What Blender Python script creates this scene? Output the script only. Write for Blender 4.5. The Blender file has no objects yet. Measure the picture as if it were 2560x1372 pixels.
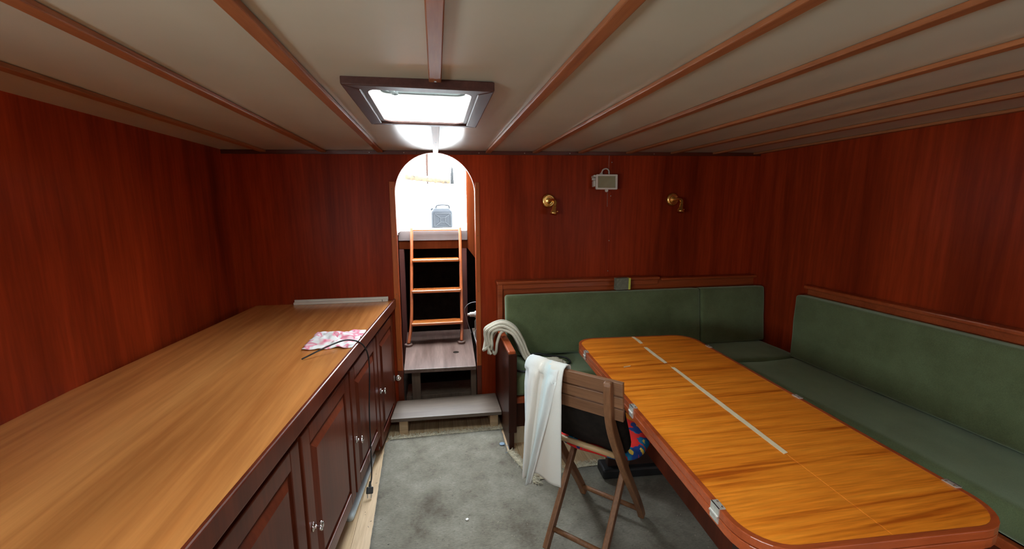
import bpy, bmesh, math, random
from mathutils import Vector, Matrix, noise
random.seed(7)
sc = bpy.context.scene
COL = sc.collection

# ------------------------------------------------------------------ camera, sky, exposure
PITCH = math.atan(169 / 1030); YAW = math.atan(190 / 1030 * math.cos(PITCH))
cam_d = bpy.data.cameras.new('camera'); cam = bpy.data.objects.new('camera', cam_d); COL.objects.link(cam)
cam_d.sensor_width = 36; cam_d.lens = 36 * 1030 / 2560; cam_d.clip_start = 0.02
cam.location = (0, 0, 1.5); cam.rotation_euler = (math.pi / 2 - PITCH, 0, -YAW)
sc.camera = cam
world = bpy.data.worlds.new('overcast_sky'); sc.world = world; world.use_nodes = True
bg = world.node_tree.nodes['Background']; bg.inputs[0].default_value = (0.86, 0.96, 1.05, 1); bg.inputs[1].default_value = 36.0
sc.view_settings.view_transform = 'Standard'; sc.view_settings.look = 'None'
sc.view_settings.exposure = 0.2; sc.view_settings.gamma = 1.0; sc.view_settings.use_curve_mapping = False
sc.cycles.max_bounces = 10; sc.cycles.diffuse_bounces = 6; sc.cycles.glossy_bounces = 4
sc.cycles.caustics_reflective = False; sc.cycles.sample_clamp_indirect = 6.0


def portal(loc, rot, sx, sy):
    """light portal: emits nothing, only tells the sampler where the openings to the sky are"""
    d = bpy.data.lights.new('sky_portal', 'AREA'); d.shape = 'RECTANGLE'; d.size = sx; d.size_y = sy
    d.cycles.is_portal = True
    o = bpy.data.objects.new('sky_portal', d); COL.objects.link(o); o.location = loc; o.rotation_euler = rot


portal((-0.035, 1.61, 2.0), (0, 0, 0), 0.36, 0.52)
portal((0.0, -0.07, 2.0), (0, 0, 0), 0.46, 0.48)
portal((0, 2.96, 1.45), (-math.pi / 2, 0, 0), 0.54, 0.84)
FILLWIN_L = [(-1.95, -1.15), (-0.75, 0.1)]; FILLWIN_R = [(-1.95, -1.6), (-0.95, -0.6)]; WZ0, WZ1 = 1.04, 1.46  # window openings added out of view to brighten the cabin
for wa, wb in FILLWIN_L: portal((-1.33, (wa + wb) / 2, (WZ0 + WZ1) / 2), (0, -math.pi / 2, 0), WZ1 - WZ0, wb - wa)
for wa, wb in FILLWIN_R: portal((2.53, (wa + wb) / 2, (WZ0 + WZ1) / 2), (0, math.pi / 2, 0), WZ1 - WZ0, wb - wa)


# ------------------------------------------------------------------ helpers
def tag(o, label=None, cat=None, group=None, kind=None):
    if label: o['label'] = label
    if cat: o['category'] = cat
    if group: o['group'] = group
    if kind: o['kind'] = kind
    return o


def thing(name, loc, label=None, cat=None, group=None, kind=None):
    o = bpy.data.objects.new(name, None); COL.objects.link(o); o.location = loc
    o.empty_display_size = 0.05
    return tag(o, label, cat, group, kind)


def setparent(o, p):
    if p is None: return
    o.parent = p
    m = world_of(p)
    o.matrix_parent_inverse = m.inverted()


def world_of(p):
    m = p.matrix_basis.copy()
    if p.parent: m = world_of(p.parent) @ p.matrix_parent_inverse @ m
    return m


def obj(name, bm, mat, parent=None, smooth=False, bevel=0.0, kind=None, label=None):
    me = bpy.data.meshes.new(name)
    bmesh.ops.recalc_face_normals(bm, faces=bm.faces[:])
    bm.to_mesh(me); bm.free()
    if smooth:
        for f in me.polygons: f.use_smooth = True
    me.materials.append(mat)
    o = bpy.data.objects.new(name, me); COL.objects.link(o)
    if bevel:
        b = o.modifiers.new('bevel', 'BEVEL'); b.width = bevel; b.segments = 2; b.limit_method = 'ANGLE'; b.angle_limit = 0.6
        b.harden_normals = False
    setparent(o, parent)
    return tag(o, label, None, None, kind)


def BM(): return bmesh.new()


def box(bm, x0, x1, y0, y1, z0, z1, M=None):
    vs = [bm.verts.new((x, y, z)) for x in (x0, x1) for y in (y0, y1) for z in (z0, z1)]
    if M is not None:
        for v in vs: v.co = M @ v.co
    for q in ((0, 1, 3, 2), (4, 6, 7, 5), (0, 4, 5, 1), (2, 3, 7, 6), (0, 2, 6, 4), (1, 5, 7, 3)):
        bm.faces.new([vs[i] for i in q])
    return bm


def bx(*a, M=None): return box(BM(), *a, M=M)


def rbox(x0, x1, y0, y1, z0, z1, r, seg=3, M=None):
    bm = bx(x0, x1, y0, y1, z0, z1)
    bmesh.ops.bevel(bm, geom=bm.edges[:], offset=r, segments=seg, profile=0.5, affect='EDGES')
    if M is not None: bm.transform(M)
    return bm


def join(*bms):
    out = BM()
    for b in bms:
        me = bpy.data.meshes.new('t'); b.to_mesh(me); b.free(); out.from_mesh(me); bpy.data.meshes.remove(me)
    return out


def prism(poly, z0, z1, M=None):
    bm = BM()
    a = [bm.verts.new((x, y, z0)) for x, y in poly]; b = [bm.verts.new((x, y, z1)) for x, y in poly]
    n = len(poly)
    bm.faces.new(a[::-1]); bm.faces.new(b)
    for i in range(n):
        bm.faces.new((a[i], a[(i + 1) % n], b[(i + 1) % n], b[i]))
    if M is not None: bm.transform(M)
    return bm


def ring(outer, inner, z0, z1, M=None):
    bm = BM(); n = len(outer)
    vo = [[bm.verts.new((x, y, z)) for x, y in outer] for z in (z0, z1)]
    vi = [[bm.verts.new((x, y, z)) for x, y in inner] for z in (z0, z1)]
    for i in range(n):
        j = (i + 1) % n
        bm.faces.new((vo[0][i], vo[0][j], vo[1][j], vo[1][i]))
        bm.faces.new((vi[0][i], vi[1][i], vi[1][j], vi[0][j]))
        bm.faces.new((vo[0][i], vi[0][i], vi[0][j], vo[0][j]))
        bm.faces.new((vo[1][i], vo[1][j], vi[1][j], vi[1][i]))
    if M is not None: bm.transform(M)
    return bm


def rrect(x0, x1, y0, y1, r, n=5):
    p = []
    for cx, cy, a0 in ((x1 - r, y1 - r, 0), (x0 + r, y1 - r, 90), (x0 + r, y0 + r, 180), (x1 - r, y0 + r, 270)):
        for k in range(n + 1):
            a = math.radians(a0 + 90 * k / n); p.append((cx + r * math.cos(a), cy + r * math.sin(a)))
    return p


def tube(bm, pts, r, seg=8, closed=False, cap=True):
    pts = [Vector(p) for p in pts]; n = len(pts)
    rad = r if isinstance(r, (list, tuple)) else [r] * n
    up = None; rings = []
    for i in range(n):
        if closed: t = pts[(i + 1) % n] - pts[i - 1]
        else: t = pts[min(i + 1, n - 1)] - pts[max(i - 1, 0)]
        t.normalize()
        if up is None:
            up = Vector((0, 0, 1)) if abs(t.z) < 0.9 else Vector((1, 0, 0))
        up = (up - t * up.dot(t)).normalized(); s = t.cross(up)
        rings.append([bm.verts.new(pts[i] + (up * math.cos(2 * math.pi * k / seg) + s * math.sin(2 * math.pi * k / seg)) * rad[i]) for k in range(seg)])
    for i in range(n if closed else n - 1):
        a, b = rings[i], rings[(i + 1) % n]
        for k in range(seg): bm.faces.new((a[k], a[(k + 1) % seg], b[(k + 1) % seg], b[k]))
    if not closed and cap:
        bm.faces.new(rings[0][::-1]); bm.faces.new(rings[-1])
    return bm


def tb(pts, r, seg=8, **k): return tube(BM(), pts, r, seg, **k)


def smooth_path(P, n=6):
    P = [Vector(p) for p in P]; out = []
    for i in range(len(P) - 1):
        p0, p1, p2, p3 = P[max(i - 1, 0)], P[i], P[i + 1], P[min(i + 2, len(P) - 1)]
        for k in range(n):
            t = k / n
            out.append(0.5 * ((2 * p1) + (p2 - p0) * t + (2 * p0 - 5 * p1 + 4 * p2 - p3) * t * t + (3 * p1 - p0 - 3 * p2 + p3) * t ** 3))
    out.append(P[-1]); return out


def sweep(path, side, w, h):
    """rectangular bar along a path; side = constant width direction, h = thickness in the other direction"""
    bm = BM(); side = Vector(side).normalized(); path = [Vector(p) for p in path]; n = len(path); R = []
    hh = h if isinstance(h, (list, tuple)) else [h] * n
    for i in range(n):
        t = (path[min(i + 1, n - 1)] - path[max(i - 1, 0)]).normalized(); m = t.cross(side).normalized()
        R.append([bm.verts.new(path[i] + side * a * w / 2 + m * b * hh[i] / 2) for a, b in ((-1, -1), (1, -1), (1, 1), (-1, 1))])
    for i in range(n - 1):
        for k in range(4): bm.faces.new((R[i][k], R[i][(k + 1) % 4], R[i + 1][(k + 1) % 4], R[i + 1][k]))
    bm.faces.new(R[0][::-1]); bm.faces.new(R[-1])
    return bm


def lathe(prof, seg=20, M=None):
    bm = BM(); R = []
    for r, z in prof:
        R.append([bm.verts.new((r * math.cos(2 * math.pi * k / seg), r * math.sin(2 * math.pi * k / seg), z)) for k in range(seg)])
    for i in range(len(R) - 1):
        for k in range(seg): bm.faces.new((R[i][k], R[i][(k + 1) % seg], R[i + 1][(k + 1) % seg], R[i + 1][k]))
    bm.faces.new(R[0][::-1]); bm.faces.new(R[-1])
    if M is not None: bm.transform(M)
    return bm


def T(x, y, z): return Matrix.Translation((x, y, z))
def RX(d): return Matrix.Rotation(math.radians(d), 4, 'X')
def RY(d): return Matrix.Rotation(math.radians(d), 4, 'Y')
def RZ(d): return Matrix.Rotation(math.radians(d), 4, 'Z')


def copy_tree(o, parent=None):
    c = o.copy(); COL.objects.link(c)
    if parent is not None: c.parent = parent
    for ch in list(o.children): copy_tree(ch, c)
    return c


# ------------------------------------------------------------------ materials
def srgb(r, g, b):
    f = lambda c: ((c / 255 + 0.055) / 1.055) ** 2.4 if c / 255 > 0.04045 else c / 255 / 12.92
    return (f(r), f(g), f(b), 1)


def newmat(name):
    m = bpy.data.materials.new(name); m.use_nodes = True
    return m, m.node_tree, m.node_tree.nodes['Principled BSDF']


def coords(nt, scale, kind='Object', rot=(0, 0, 0)):
    tc = nt.nodes.new('ShaderNodeTexCoord'); mp = nt.nodes.new('ShaderNodeMapping')
    mp.inputs['Scale'].default_value = scale; mp.inputs['Rotation'].default_value = rot
    nt.links.new(tc.outputs[kind], mp.inputs[0]); return mp.outputs[0]


def noise_n(nt, vec, scale, detail=4, rough=0.55, dist=0.0):
    n = nt.nodes.new('ShaderNodeTexNoise'); n.inputs['Scale'].default_value = scale; n.inputs['Detail'].default_value = detail
    n.inputs['Roughness'].default_value = rough; n.inputs['Distortion'].default_value = dist
    nt.links.new(vec, n.inputs['Vector']); return n.outputs['Fac']


def ramp(nt, fac, stops):
    r = nt.nodes.new('ShaderNodeValToRGB'); el = r.color_ramp.elements
    while len(el) < len(stops): el.new(0.5)
    for e, (p, c) in zip(el, stops): e.position = p; e.color = c
    nt.links.new(fac, r.inputs[0]); return r.outputs[0]


def mix(nt, a, b, fac, mode='MIX'):
    m = nt.nodes.new('ShaderNodeMix'); m.data_type = 'RGBA'; m.blend_type = mode
    for s, v in ((m.inputs[0], fac), (m.inputs[6], a), (m.inputs[7], b)):
        if hasattr(v, 'is_output'): nt.links.new(v, s)
        else: s.default_value = v
    return m.outputs[2]


def bump(nt, bs, h, strength, dist=0.01):
    b = nt.nodes.new('ShaderNodeBump'); b.inputs['Strength'].default_value = strength; b.inputs['Distance'].default_value = dist
    nt.links.new(h, b.inputs['Height']); nt.links.new(b.outputs[0], bs.inputs['Normal'])


def wood(name, dark, light, axis='z', grain=9.0, rough=0.35, coat=0.0, bmp=0.05, broad=1.0, stretch=0.06, spec=0.5, rotz=0.0):
    m, nt, bs = newmat(name)
    s = [1, 1, 1]; s['xyz'.index(axis)] = stretch
    v = coords(nt, s)
    if rotz:
        mp = v.node; mp.vector_type = 'TEXTURE'; mp.inputs['Rotation'].default_value = (0, 0, rotz); mp.inputs['Scale'].default_value = [1 / q for q in s]
    a = noise_n(nt, v, grain, 5, 0.6, 0.4)
    f = noise_n(nt, v, grain * 9, 3, 0.6)
    s2 = [1, 1, 1]; s2['xyz'.index(axis)] = 0.25
    b = noise_n(nt, coords(nt, s2), 1.7, 2, 0.5)
    c = ramp(nt, a, [(0.30, dark), (0.70, light)])
    c = mix(nt, c, ramp(nt, f, [(0.35, (0.72, 0.68, 0.66, 1)), (0.65, (1, 1, 1, 1))]), 0.8, 'MULTIPLY')
    c = mix(nt, c, ramp(nt, b, [(0.30, (0.62, 0.58, 0.55, 1)), (0.68, (1.18, 1.12, 1.08, 1))]), broad, 'MULTIPLY')
    nt.links.new(c, bs.inputs['Base Color'])
    bs.inputs['Roughness'].default_value = rough; bs.inputs['Specular IOR Level'].default_value = spec
    bs.inputs['Coat Weight'].default_value = coat; bs.inputs['Coat Roughness'].default_value = 0.15
    if bmp: bump(nt, bs, f, bmp, 0.002)
    return m


def plain(name, col, rough=0.5, metal=0.0, var=0.12, nscale=12, bmp=0.0, bscale=80, spec=0.5, coat=0.0):
    m, nt, bs = newmat(name)
    v = coords(nt, (1, 1, 1)); n = noise_n(nt, v, nscale, 4)
    d = tuple(c * (1 - var) for c in col[:3]) + (1,); l = tuple(min(1, c * (1 + var)) for c in col[:3]) + (1,)
    nt.links.new(ramp(nt, n, [(0.3, d), (0.7, l)]), bs.inputs['Base Color'])
    bs.inputs['Roughness'].default_value = rough; bs.inputs['Metallic'].default_value = metal
    bs.inputs['Specular IOR Level'].default_value = spec; bs.inputs['Coat Weight'].default_value = coat
    if bmp: bump(nt, bs, noise_n(nt, v, bscale, 3), bmp, 0.003)
    return m


MAH_D, MAH_L = (0.19, 0.020, 0.005, 1), (0.40, 0.048, 0.011, 1)
M_BULK = wood('mahogany_bulkhead', MAH_D, MAH_L, 'z', 7, 0.36, 0.0, 0.03, spec=0.09)
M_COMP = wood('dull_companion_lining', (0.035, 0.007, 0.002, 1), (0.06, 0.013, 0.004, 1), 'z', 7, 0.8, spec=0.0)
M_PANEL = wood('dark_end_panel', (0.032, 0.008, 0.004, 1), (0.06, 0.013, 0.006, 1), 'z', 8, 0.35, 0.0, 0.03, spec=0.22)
M_CAB = wood('mahogany_cabinet', (0.095, 0.018, 0.008, 1), (0.17, 0.034, 0.013, 1), 'z', 8, 0.3, 0.0, 0.03, spec=0.35)
M_TRIM = wood('mahogany_trim', (0.36, 0.080, 0.018, 1), (0.52, 0.130, 0.030, 1), 'z', 12, 0.4, 0.0, 0.03, 0.5, spec=0.25)
M_RAIL = wood('mahogany_rail', (0.28, 0.050, 0.013, 1), (0.42, 0.085, 0.022, 1), 'x', 12, 0.28, 0.15, 0.03, 0.5)
M_BATT = wood('ceiling_batten_wood', (0.26, 0.085, 0.032, 1), (0.37, 0.13, 0.048, 1), 'y', 12, 0.45, 0.0, 0.03, 0.4, spec=0.25)
M_HATCHW = wood('dark_hatch_wood', (0.045, 0.015, 0.011, 1), (0.08, 0.028, 0.020, 1), 'y', 12, 0.45, 0.0, 0.05, 0.4, spec=0.3)
M_COUNTER = wood('varnished_counter', (0.52, 0.19, 0.048, 1), (0.74, 0.33, 0.10, 1), 'y', 4, 0.25, 0.3, 0.02, 0.9)
M_LADDER = wood('varnished_ladder', (0.34, 0.090, 0.018, 1), (0.46, 0.145, 0.034, 1), 'x', 10, 0.22, 0.5, 0.02, 0.4)
M_LADSTILE = wood('varnished_stile', (0.28, 0.066, 0.018, 1), (0.37, 0.10, 0.028, 1), 'z', 10, 0.3, 0.3, 0.02, 0.4)
M_CHAIR = wood('chair_teak', (0.17, 0.072, 0.030, 1), (0.29, 0.135, 0.060, 1), 'z', 14, 0.5, 0.0, 0.08, 0.5)
M_SLAT = wood('chair_slat_teak', (0.15, 0.066, 0.030, 1), (0.25, 0.118, 0.056, 1), 'x', 22, 0.5, 0.0, 0.08, 0.4, rotz=math.atan2(-0.70, 0.714))
M_FLOOR = wood('sole_plank', (0.52, 0.36, 0.20, 1), (0.74, 0.57, 0.37, 1), 'y', 10, 0.4, 0.0, 0.06, 0.8)
M_STEP = wood('worn_step_board', (0.10, 0.075, 0.056, 1), (0.17, 0.135, 0.105, 1), 'x', 9, 0.4, 0.0, 0.04, 0.7, spec=0.5)
M_PLAT = wood('weathered_platform', (0.07, 0.040, 0.031, 1), (0.17, 0.122, 0.103, 1), 'y', 18, 0.38, 0.0, 0.15, 1.0)
M_RAW = wood('raw_pine', (0.50, 0.36, 0.20, 1), (0.66, 0.50, 0.31, 1), 'x', 12, 0.6, 0.0, 0.08, 0.4)
M_OLDPOST = wood('old_post', (0.085, 0.058, 0.040, 1), (0.17, 0.12, 0.085, 1), 'z', 12, 0.7, 0.0, 0.15, 0.7)
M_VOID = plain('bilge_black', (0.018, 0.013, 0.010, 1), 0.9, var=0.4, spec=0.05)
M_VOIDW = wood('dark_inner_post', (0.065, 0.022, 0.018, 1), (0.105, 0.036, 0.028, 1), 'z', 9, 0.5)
M_WHITE = plain('white_paint', (0.82, 0.81, 0.78, 1), 0.45, var=0.04)
M_SILL = plain('faded_sill_paint', (0.12, 0.095, 0.088, 1), 0.7, var=0.08)
M_CREAM = plain('cream_plinth', (0.50, 0.44, 0.30, 1), 0.5, var=0.1)
M_CHROME = plain('chrome', (0.82, 0.82, 0.84, 1), 0.12, 1.0, var=0.02)
M_STEEL = plain('dull_steel', (0.55, 0.54, 0.50, 1), 0.3, 1.0, var=0.1)
M_HINGE = plain('worn_nickel', (0.70, 0.68, 0.62, 1), 0.42, 0.7, var=0.15, nscale=120)
M_BRASS = plain('polished_brass', (0.85, 0.56, 0.18, 1), 0.26, 1.0, var=0.05)
M_BLACK = plain('black_rubber', (0.012, 0.012, 0.013, 1), 0.45, var=0.2)
M_HW = plain('hatch_hardware', (0.016, 0.017, 0.016, 1), 0.6, spec=0.2)
M_DKMETAL = plain('dark_alloy', (0.10, 0.105, 0.10, 1), 0.4, 0.6, var=0.1)
M_PLASTIC = plain('ivory_plastic', (0.62, 0.57, 0.50, 1), 0.4, var=0.04)
M_REFL = plain('lamp_reflector', (0.42, 0.38, 0.26, 1), 0.35, 0.3, var=0.1, bmp=0.2, bscale=150)
M_JERRY = plain('black_polyethylene', (0.008, 0.009, 0.011, 1), 0.55, var=0.1, spec=0.15)
M_PAD = plain('brown_rubber_foot', (0.10, 0.055, 0.04, 1), 0.6)
M_TAPE = plain('masking_tape', (0.70, 0.58, 0.38, 1), 0.6, var=0.06)
M_PIPE = plain('pale_blue_pipe', (0.62, 0.75, 0.84, 1), 0.35, var=0.06)
M_FOAM = plain('grey_foam', (0.17, 0.17, 0.12, 1), 0.9, var=0.2, nscale=60, bmp=0.3, bscale=200)
M_LIME = plain('lime_foam_edge', (0.60, 0.62, 0.10, 1), 0.8, var=0.1)
M_BAG = plain('dark_canvas', (0.010, 0.0065, 0.0048, 1), 0.85, var=0.5, nscale=30, bmp=0.3, bscale=250, spec=0.2)
M_WIRE = plain('grey_wire', (0.20, 0.19, 0.18, 1), 0.5)
M_BLUE = plain('blue_cap', (0.19, 0.27, 0.36, 1), 0.5)
M_GLASS, nt, bs = newmat('hatch_pane')
for n in list(nt.nodes):
    if n.type != 'OUTPUT_MATERIAL': nt.nodes.remove(n)
tr = nt.nodes.new('ShaderNodeBsdfTransparent'); tr.inputs[0].default_value = (0.93, 0.95, 0.92, 1)
gl = nt.nodes.new('ShaderNodeBsdfGlossy'); gl.inputs['Roughness'].default_value = 0.05
ms = nt.nodes.new('ShaderNodeMixShader'); ms.inputs[0].default_value = 0.07
out = [n for n in nt.nodes if n.type == 'OUTPUT_MATERIAL'][0]
nt.links.new(tr.outputs[0], ms.inputs[1]); nt.links.new(gl.outputs[0], ms.inputs[2])
nt.links.new(ms.outputs[0], out.inputs[0])

# cream painted ceiling with a soft sheen
M_CEIL, nt, bs = newmat('cream_ceiling')
v = coords(nt, (1, 1, 1))
nt.links.new(ramp(nt, noise_n(nt, v, 3, 4), [(0.3, (0.45, 0.43, 0.335, 1)), (0.7, (0.50, 0.48, 0.38, 1))]), bs.inputs['Base Color'])
bs.inputs['Roughness'].default_value = 0.5; bs.inputs['Specular IOR Level'].default_value = 0.6
bs.inputs['Coat Weight'].default_value = 0.6; bs.inputs['Coat Roughness'].default_value = 0.17; bs.inputs['Coat IOR'].default_value = 1.45
bump(nt, bs, noise_n(nt, coords(nt, (1, 1, 1)), 160, 2), 0.04, 0.001)

# table top: orange varnish with streaks running across
M_TABLE, nt, bs = newmat('table_veneer')
v = coords(nt, (0.045, 1, 1), rot=(0, 0, math.radians(3.5)))
a = noise_n(nt, v, 38, 5, 0.6, 0.25)
c = ramp(nt, a, [(0.30, (0.42, 0.082, 0.005, 1)), (0.46, (0.76, 0.215, 0.015, 1)), (0.72, (0.92, 0.31, 0.028, 1))])
f = noise_n(nt, coords(nt, (0.06, 1, 1)), 140, 3)
c = mix(nt, c, ramp(nt, f, [(0.3, (0.75, 0.72, 0.7, 1)), (0.7, (1.05, 1.03, 1, 1))]), 1.0, 'MULTIPLY')
# dusty film around the seam of the table
tcn = nt.nodes.new('ShaderNodeTexCoord'); sep = nt.nodes.new('ShaderNodeSeparateXYZ'); nt.links.new(tcn.outputs['Object'], sep.inputs[0])
nt.links.new(c, bs.inputs['Base Color']); bs.inputs['Roughness'].default_value = 0.3; bs.inputs['Coat Weight'].default_value = 0.15
bs.inputs['Coat Roughness'].default_value = 0.25

# green velvet upholstery
M_GREEN, nt, bs = newmat('green_velvet')
v = coords(nt, (1, 1, 1))
c = ramp(nt, noise_n(nt, v, 5, 6, 0.65), [(0.25, (0.075, 0.09, 0.040, 1)), (0.75, (0.125, 0.155, 0.078, 1))])
c = mix(nt, c, ramp(nt, noise_n(nt, v, 300, 2), [(0.3, (0.8, 0.8, 0.8, 1)), (0.7, (1.15, 1.15, 1.1, 1))]), 1.0, 'MULTIPLY')
nt.links.new(c, bs.inputs['Base Color']); bs.inputs['Roughness'].default_value = 0.95; bs.inputs['Specular IOR Level'].default_value = 0.1
bs.inputs['Sheen Weight'].default_value = 0.8; bs.inputs['Sheen Tint'].default_value = (0.55, 0.68, 0.5, 1); bs.inputs['Sheen Roughness'].default_value = 0.5
bump(nt, bs, noise_n(nt, v, 260, 2), 0.15, 0.002)

# worn grey rug
M_RUG, nt, bs = newmat('worn_rug')
v = coords(nt, (1, 1, 1))
c = ramp(nt, noise_n(nt, v, 4.5, 6, 0.68), [(0.30, (0.092, 0.075, 0.054, 1)), (0.44, (0.165, 0.148, 0.112, 1)), (0.72, (0.265, 0.247, 0.197, 1))])
w = noise_n(nt, coords(nt, (0.35, 1, 1)), 190, 3, 0.7)
c = mix(nt, c, ramp(nt, w, [(0.3, (0.72, 0.72, 0.72, 1)), (0.68, (1.12, 1.12, 1.12, 1))]), 1.0, 'MULTIPLY')
sp = noise_n(nt, coords(nt, (1, 1, 1)), 55, 2, 0.5)
c = mix(nt, c, ramp(nt, sp, [(0.27, (0.45, 0.42, 0.4, 1)), (0.36, (1, 1, 1, 1))]), 0.45, 'MULTIPLY')
nt.links.new(c, bs.inputs['Base Color']); bs.inputs['Roughness'].default_value = 0.95; bs.inputs['Specular IOR Level'].default_value = 0.15
bs.inputs['Sheen Weight'].default_value = 0.15
bump(nt, bs, w, 0.5, 0.004)
M_FRINGE = plain('rug_fringe_yarn', (0.55, 0.50, 0.38, 1), 0.95, var=0.25, nscale=40, spec=0.1)

# terry towel, white with faint peach and blue stripes
M_TOWEL, nt, bs = newmat('terry_towel')
tc = nt.nodes.new('ShaderNodeTexCoord')
sp_ = nt.nodes.new('ShaderNodeSeparateXYZ'); nt.links.new(tc.outputs['UV'], sp_.inputs[0])
c = ramp(nt, sp_.outputs[0], [(0.0, (0.78, 0.82, 0.84, 1)), (0.08, (0.85, 0.85, 0.84, 1)), (0.30, (0.86, 0.77, 0.67, 1)), (0.45, (0.72, 0.84, 0.86, 1)), (0.56, (0.86, 0.87, 0.85, 1)), (0.8, (0.87, 0.80, 0.71, 1)), (1.0, (0.84, 0.83, 0.78, 1))])
nt.links.new(c, bs.inputs['Base Color']); bs.inputs['Roughness'].default_value = 1.0; bs.inputs['Specular IOR Level'].default_value = 0.05
bs.inputs['Sheen Weight'].default_value = 0.3
bump(nt, bs, noise_n(nt, coords(nt, (1, 1, 1)), 650, 2, 0.6), 0.9, 0.0035)

M_ROPE, nt, bs = newmat('braided_rope')
v = coords(nt, (1, 1, 1))
nt.links.new(ramp(nt, noise_n(nt, v, 300, 2), [(0.3, (0.50, 0.45, 0.35, 1)), (0.7, (0.66, 0.61, 0.50, 1))]), bs.inputs['Base Color'])
bs.inputs['Roughness'].default_value = 0.9; bs.inputs['Specular IOR Level'].default_value = 0.15
bump(nt, bs, noise_n(nt, v, 400, 2), 0.4, 0.002)

# flowery cushion cover: red ground, blue blossoms with yellow hearts, some orange
M_FLORAL, nt, bs = newmat('floral_cover')
v = coords(nt, (1, 1, 0.0)); vo = nt.nodes.new('ShaderNodeTexVoronoi'); vo.inputs['Scale'].default_value = 14.0; vo.inputs['Randomness'].default_value = 0.75
wob = nt.nodes.new('ShaderNodeVectorMath'); wob.operation = 'ADD'
nn = nt.nodes.new('ShaderNodeTexNoise'); nn.inputs['Scale'].default_value = 38; nt.links.new(v, nn.inputs['Vector'])
sc_ = nt.nodes.new('ShaderNodeVectorMath'); sc_.operation = 'SCALE'; sc_.inputs['Scale'].default_value = 0.035; nt.links.new(nn.outputs['Color'], sc_.inputs[0])
nt.links.new(v, wob.inputs[0]); nt.links.new(sc_.outputs[0], wob.inputs[1]); nt.links.new(wob.outputs[0], vo.inputs['Vector'])
ground = ramp(nt, noise_n(nt, v, 7, 1), [(0.42, (0.58, 0.018, 0.014, 1)), (0.60, (0.62, 0.02, 0.016, 1)), (0.66, (0.75, 0.26, 0.02, 1))])
blue = ramp(nt, noise_n(nt, v, 14, 1), [(0.45, (0.012, 0.035, 0.16, 1)), (0.55, (0.01, 0.16, 0.30, 1))])
k1 = ramp(nt, vo.outputs['Distance'], [(0.45, (1, 1, 1, 1)), (0.48, (0, 0, 0, 1))])
k2 = ramp(nt, vo.outputs['Distance'], [(0.17, (1, 1, 1, 1)), (0.19, (0, 0, 0, 1))])
c = mix(nt, ground, blue, k1); c = mix(nt, c, (0.72, 0.45, 0.06, 1), k2)
nt.links.new(c, bs.inputs['Base Color']); bs.inputs['Roughness'].default_value = 0.85; bs.inputs['Specular IOR Level'].default_value = 0.2

M_PINK, nt, bs = newmat('pink_white_cloth')
v = coords(nt, (1, 1, 1))
nt.links.new(ramp(nt, noise_n(nt, v, 18, 1), [(0.46, (0.82, 0.80, 0.80, 1)), (0.56, (0.75, 0.16, 0.26, 1)), (0.66, (0.80, 0.55, 0.60, 1))]), bs.inputs['Base Color'])
bs.inputs['Roughness'].default_value = 0.9
M_DRIFT = plain('flaking_spar', (0.035, 0.02, 0.006, 1), 0.9, var=0.95, nscale=26, bmp=0.8, bscale=30)
M_GREYPOST = plain('grey_stanchion', (0.009, 0.009, 0.009, 1), 0.8, spec=0.1)
M_BROWNPOST = plain('brown_post', (0.018, 0.008, 0.005, 1), 0.8, spec=0.1)

# ------------------------------------------------------------------ the room shell
XL, XR, YB, YF = -1.3, 2.5, -2.3, 2.92
def zc(x): return 1.873 + 0.017 * x


def ceil_bm(x0, x1, y0, y1, d0, d1):
    bm = bx(x0, x1, y0, y1, 0, 1)
    for v in bm.verts: v.co.z = zc(v.co.x) + (d0 if v.co.z < 0.5 else d1)
    return bm


HX0, HX1, HY0, HY1 = -0.212, 0.138, 1.365, 1.878        # front hatch opening
KX0, KX1, KY0, KY1 = -0.22, 0.22, -0.30, 0.16           # unseen overhead hatch, added for fill light
ceil = obj('ceiling', join(
    ceil_bm(XL, -0.42, YB, YF, 0, 0.05), ceil_bm(0.42, XR, YB, YF, 0, 0.05),
    ceil_bm(-0.42, 0.42, YB, KY0, 0, 0.05), ceil_bm(-0.42, 0.42, KY1, HY0, 0, 0.05), ceil_bm(-0.42, 0.42, HY1, YF, 0, 0.05),
    ceil_bm(-0.42, HX0, HY0, HY1, 0, 0.05), ceil_bm(HX1, 0.42, HY0, HY1, 0, 0.05),
    ceil_bm(-0.42, KX0, KY0, KY1, 0, 0.05), ceil_bm(KX1, 0.42, KY0, KY1, 0, 0.05)), M_CEIL, kind='structure')
tag(ceil, 'cream painted cabin ceiling', 'ceiling')


def batten(x, y0, y1, w=0.036, t=0.015):
    b = obj('ceiling_batten', ceil_bm(x - w / 2, x + w / 2, y0, y1, -t, -0.0003), M_BATT, ceil, bevel=0.003)
    return b


for x in (-1.06, -0.705, -0.352, 0.364, 0.695, 1.03, 1.395, 1.75, 2.1, 2.45): batten(x, YB, YF)
for y0, y1 in ((HY1 + 0.033, YF), (KY1 + 0.06, HY0 - 0.067), (YB, KY0 - 0.06)):
    bt = batten(0.008, y0, y1)
    n = max(2, int((y1 - y0) / 0.3))
    for k in range(n):
        y = y0 + 0.03 + (y1 - y0 - 0.06) * k / (n - 1)
        obj('screw_head', lathe([(0.004, 0), (0.004, 0.001)], 8, T(0.008, y, zc(0) - 0.021)), M_DKMETAL, bt)

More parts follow.
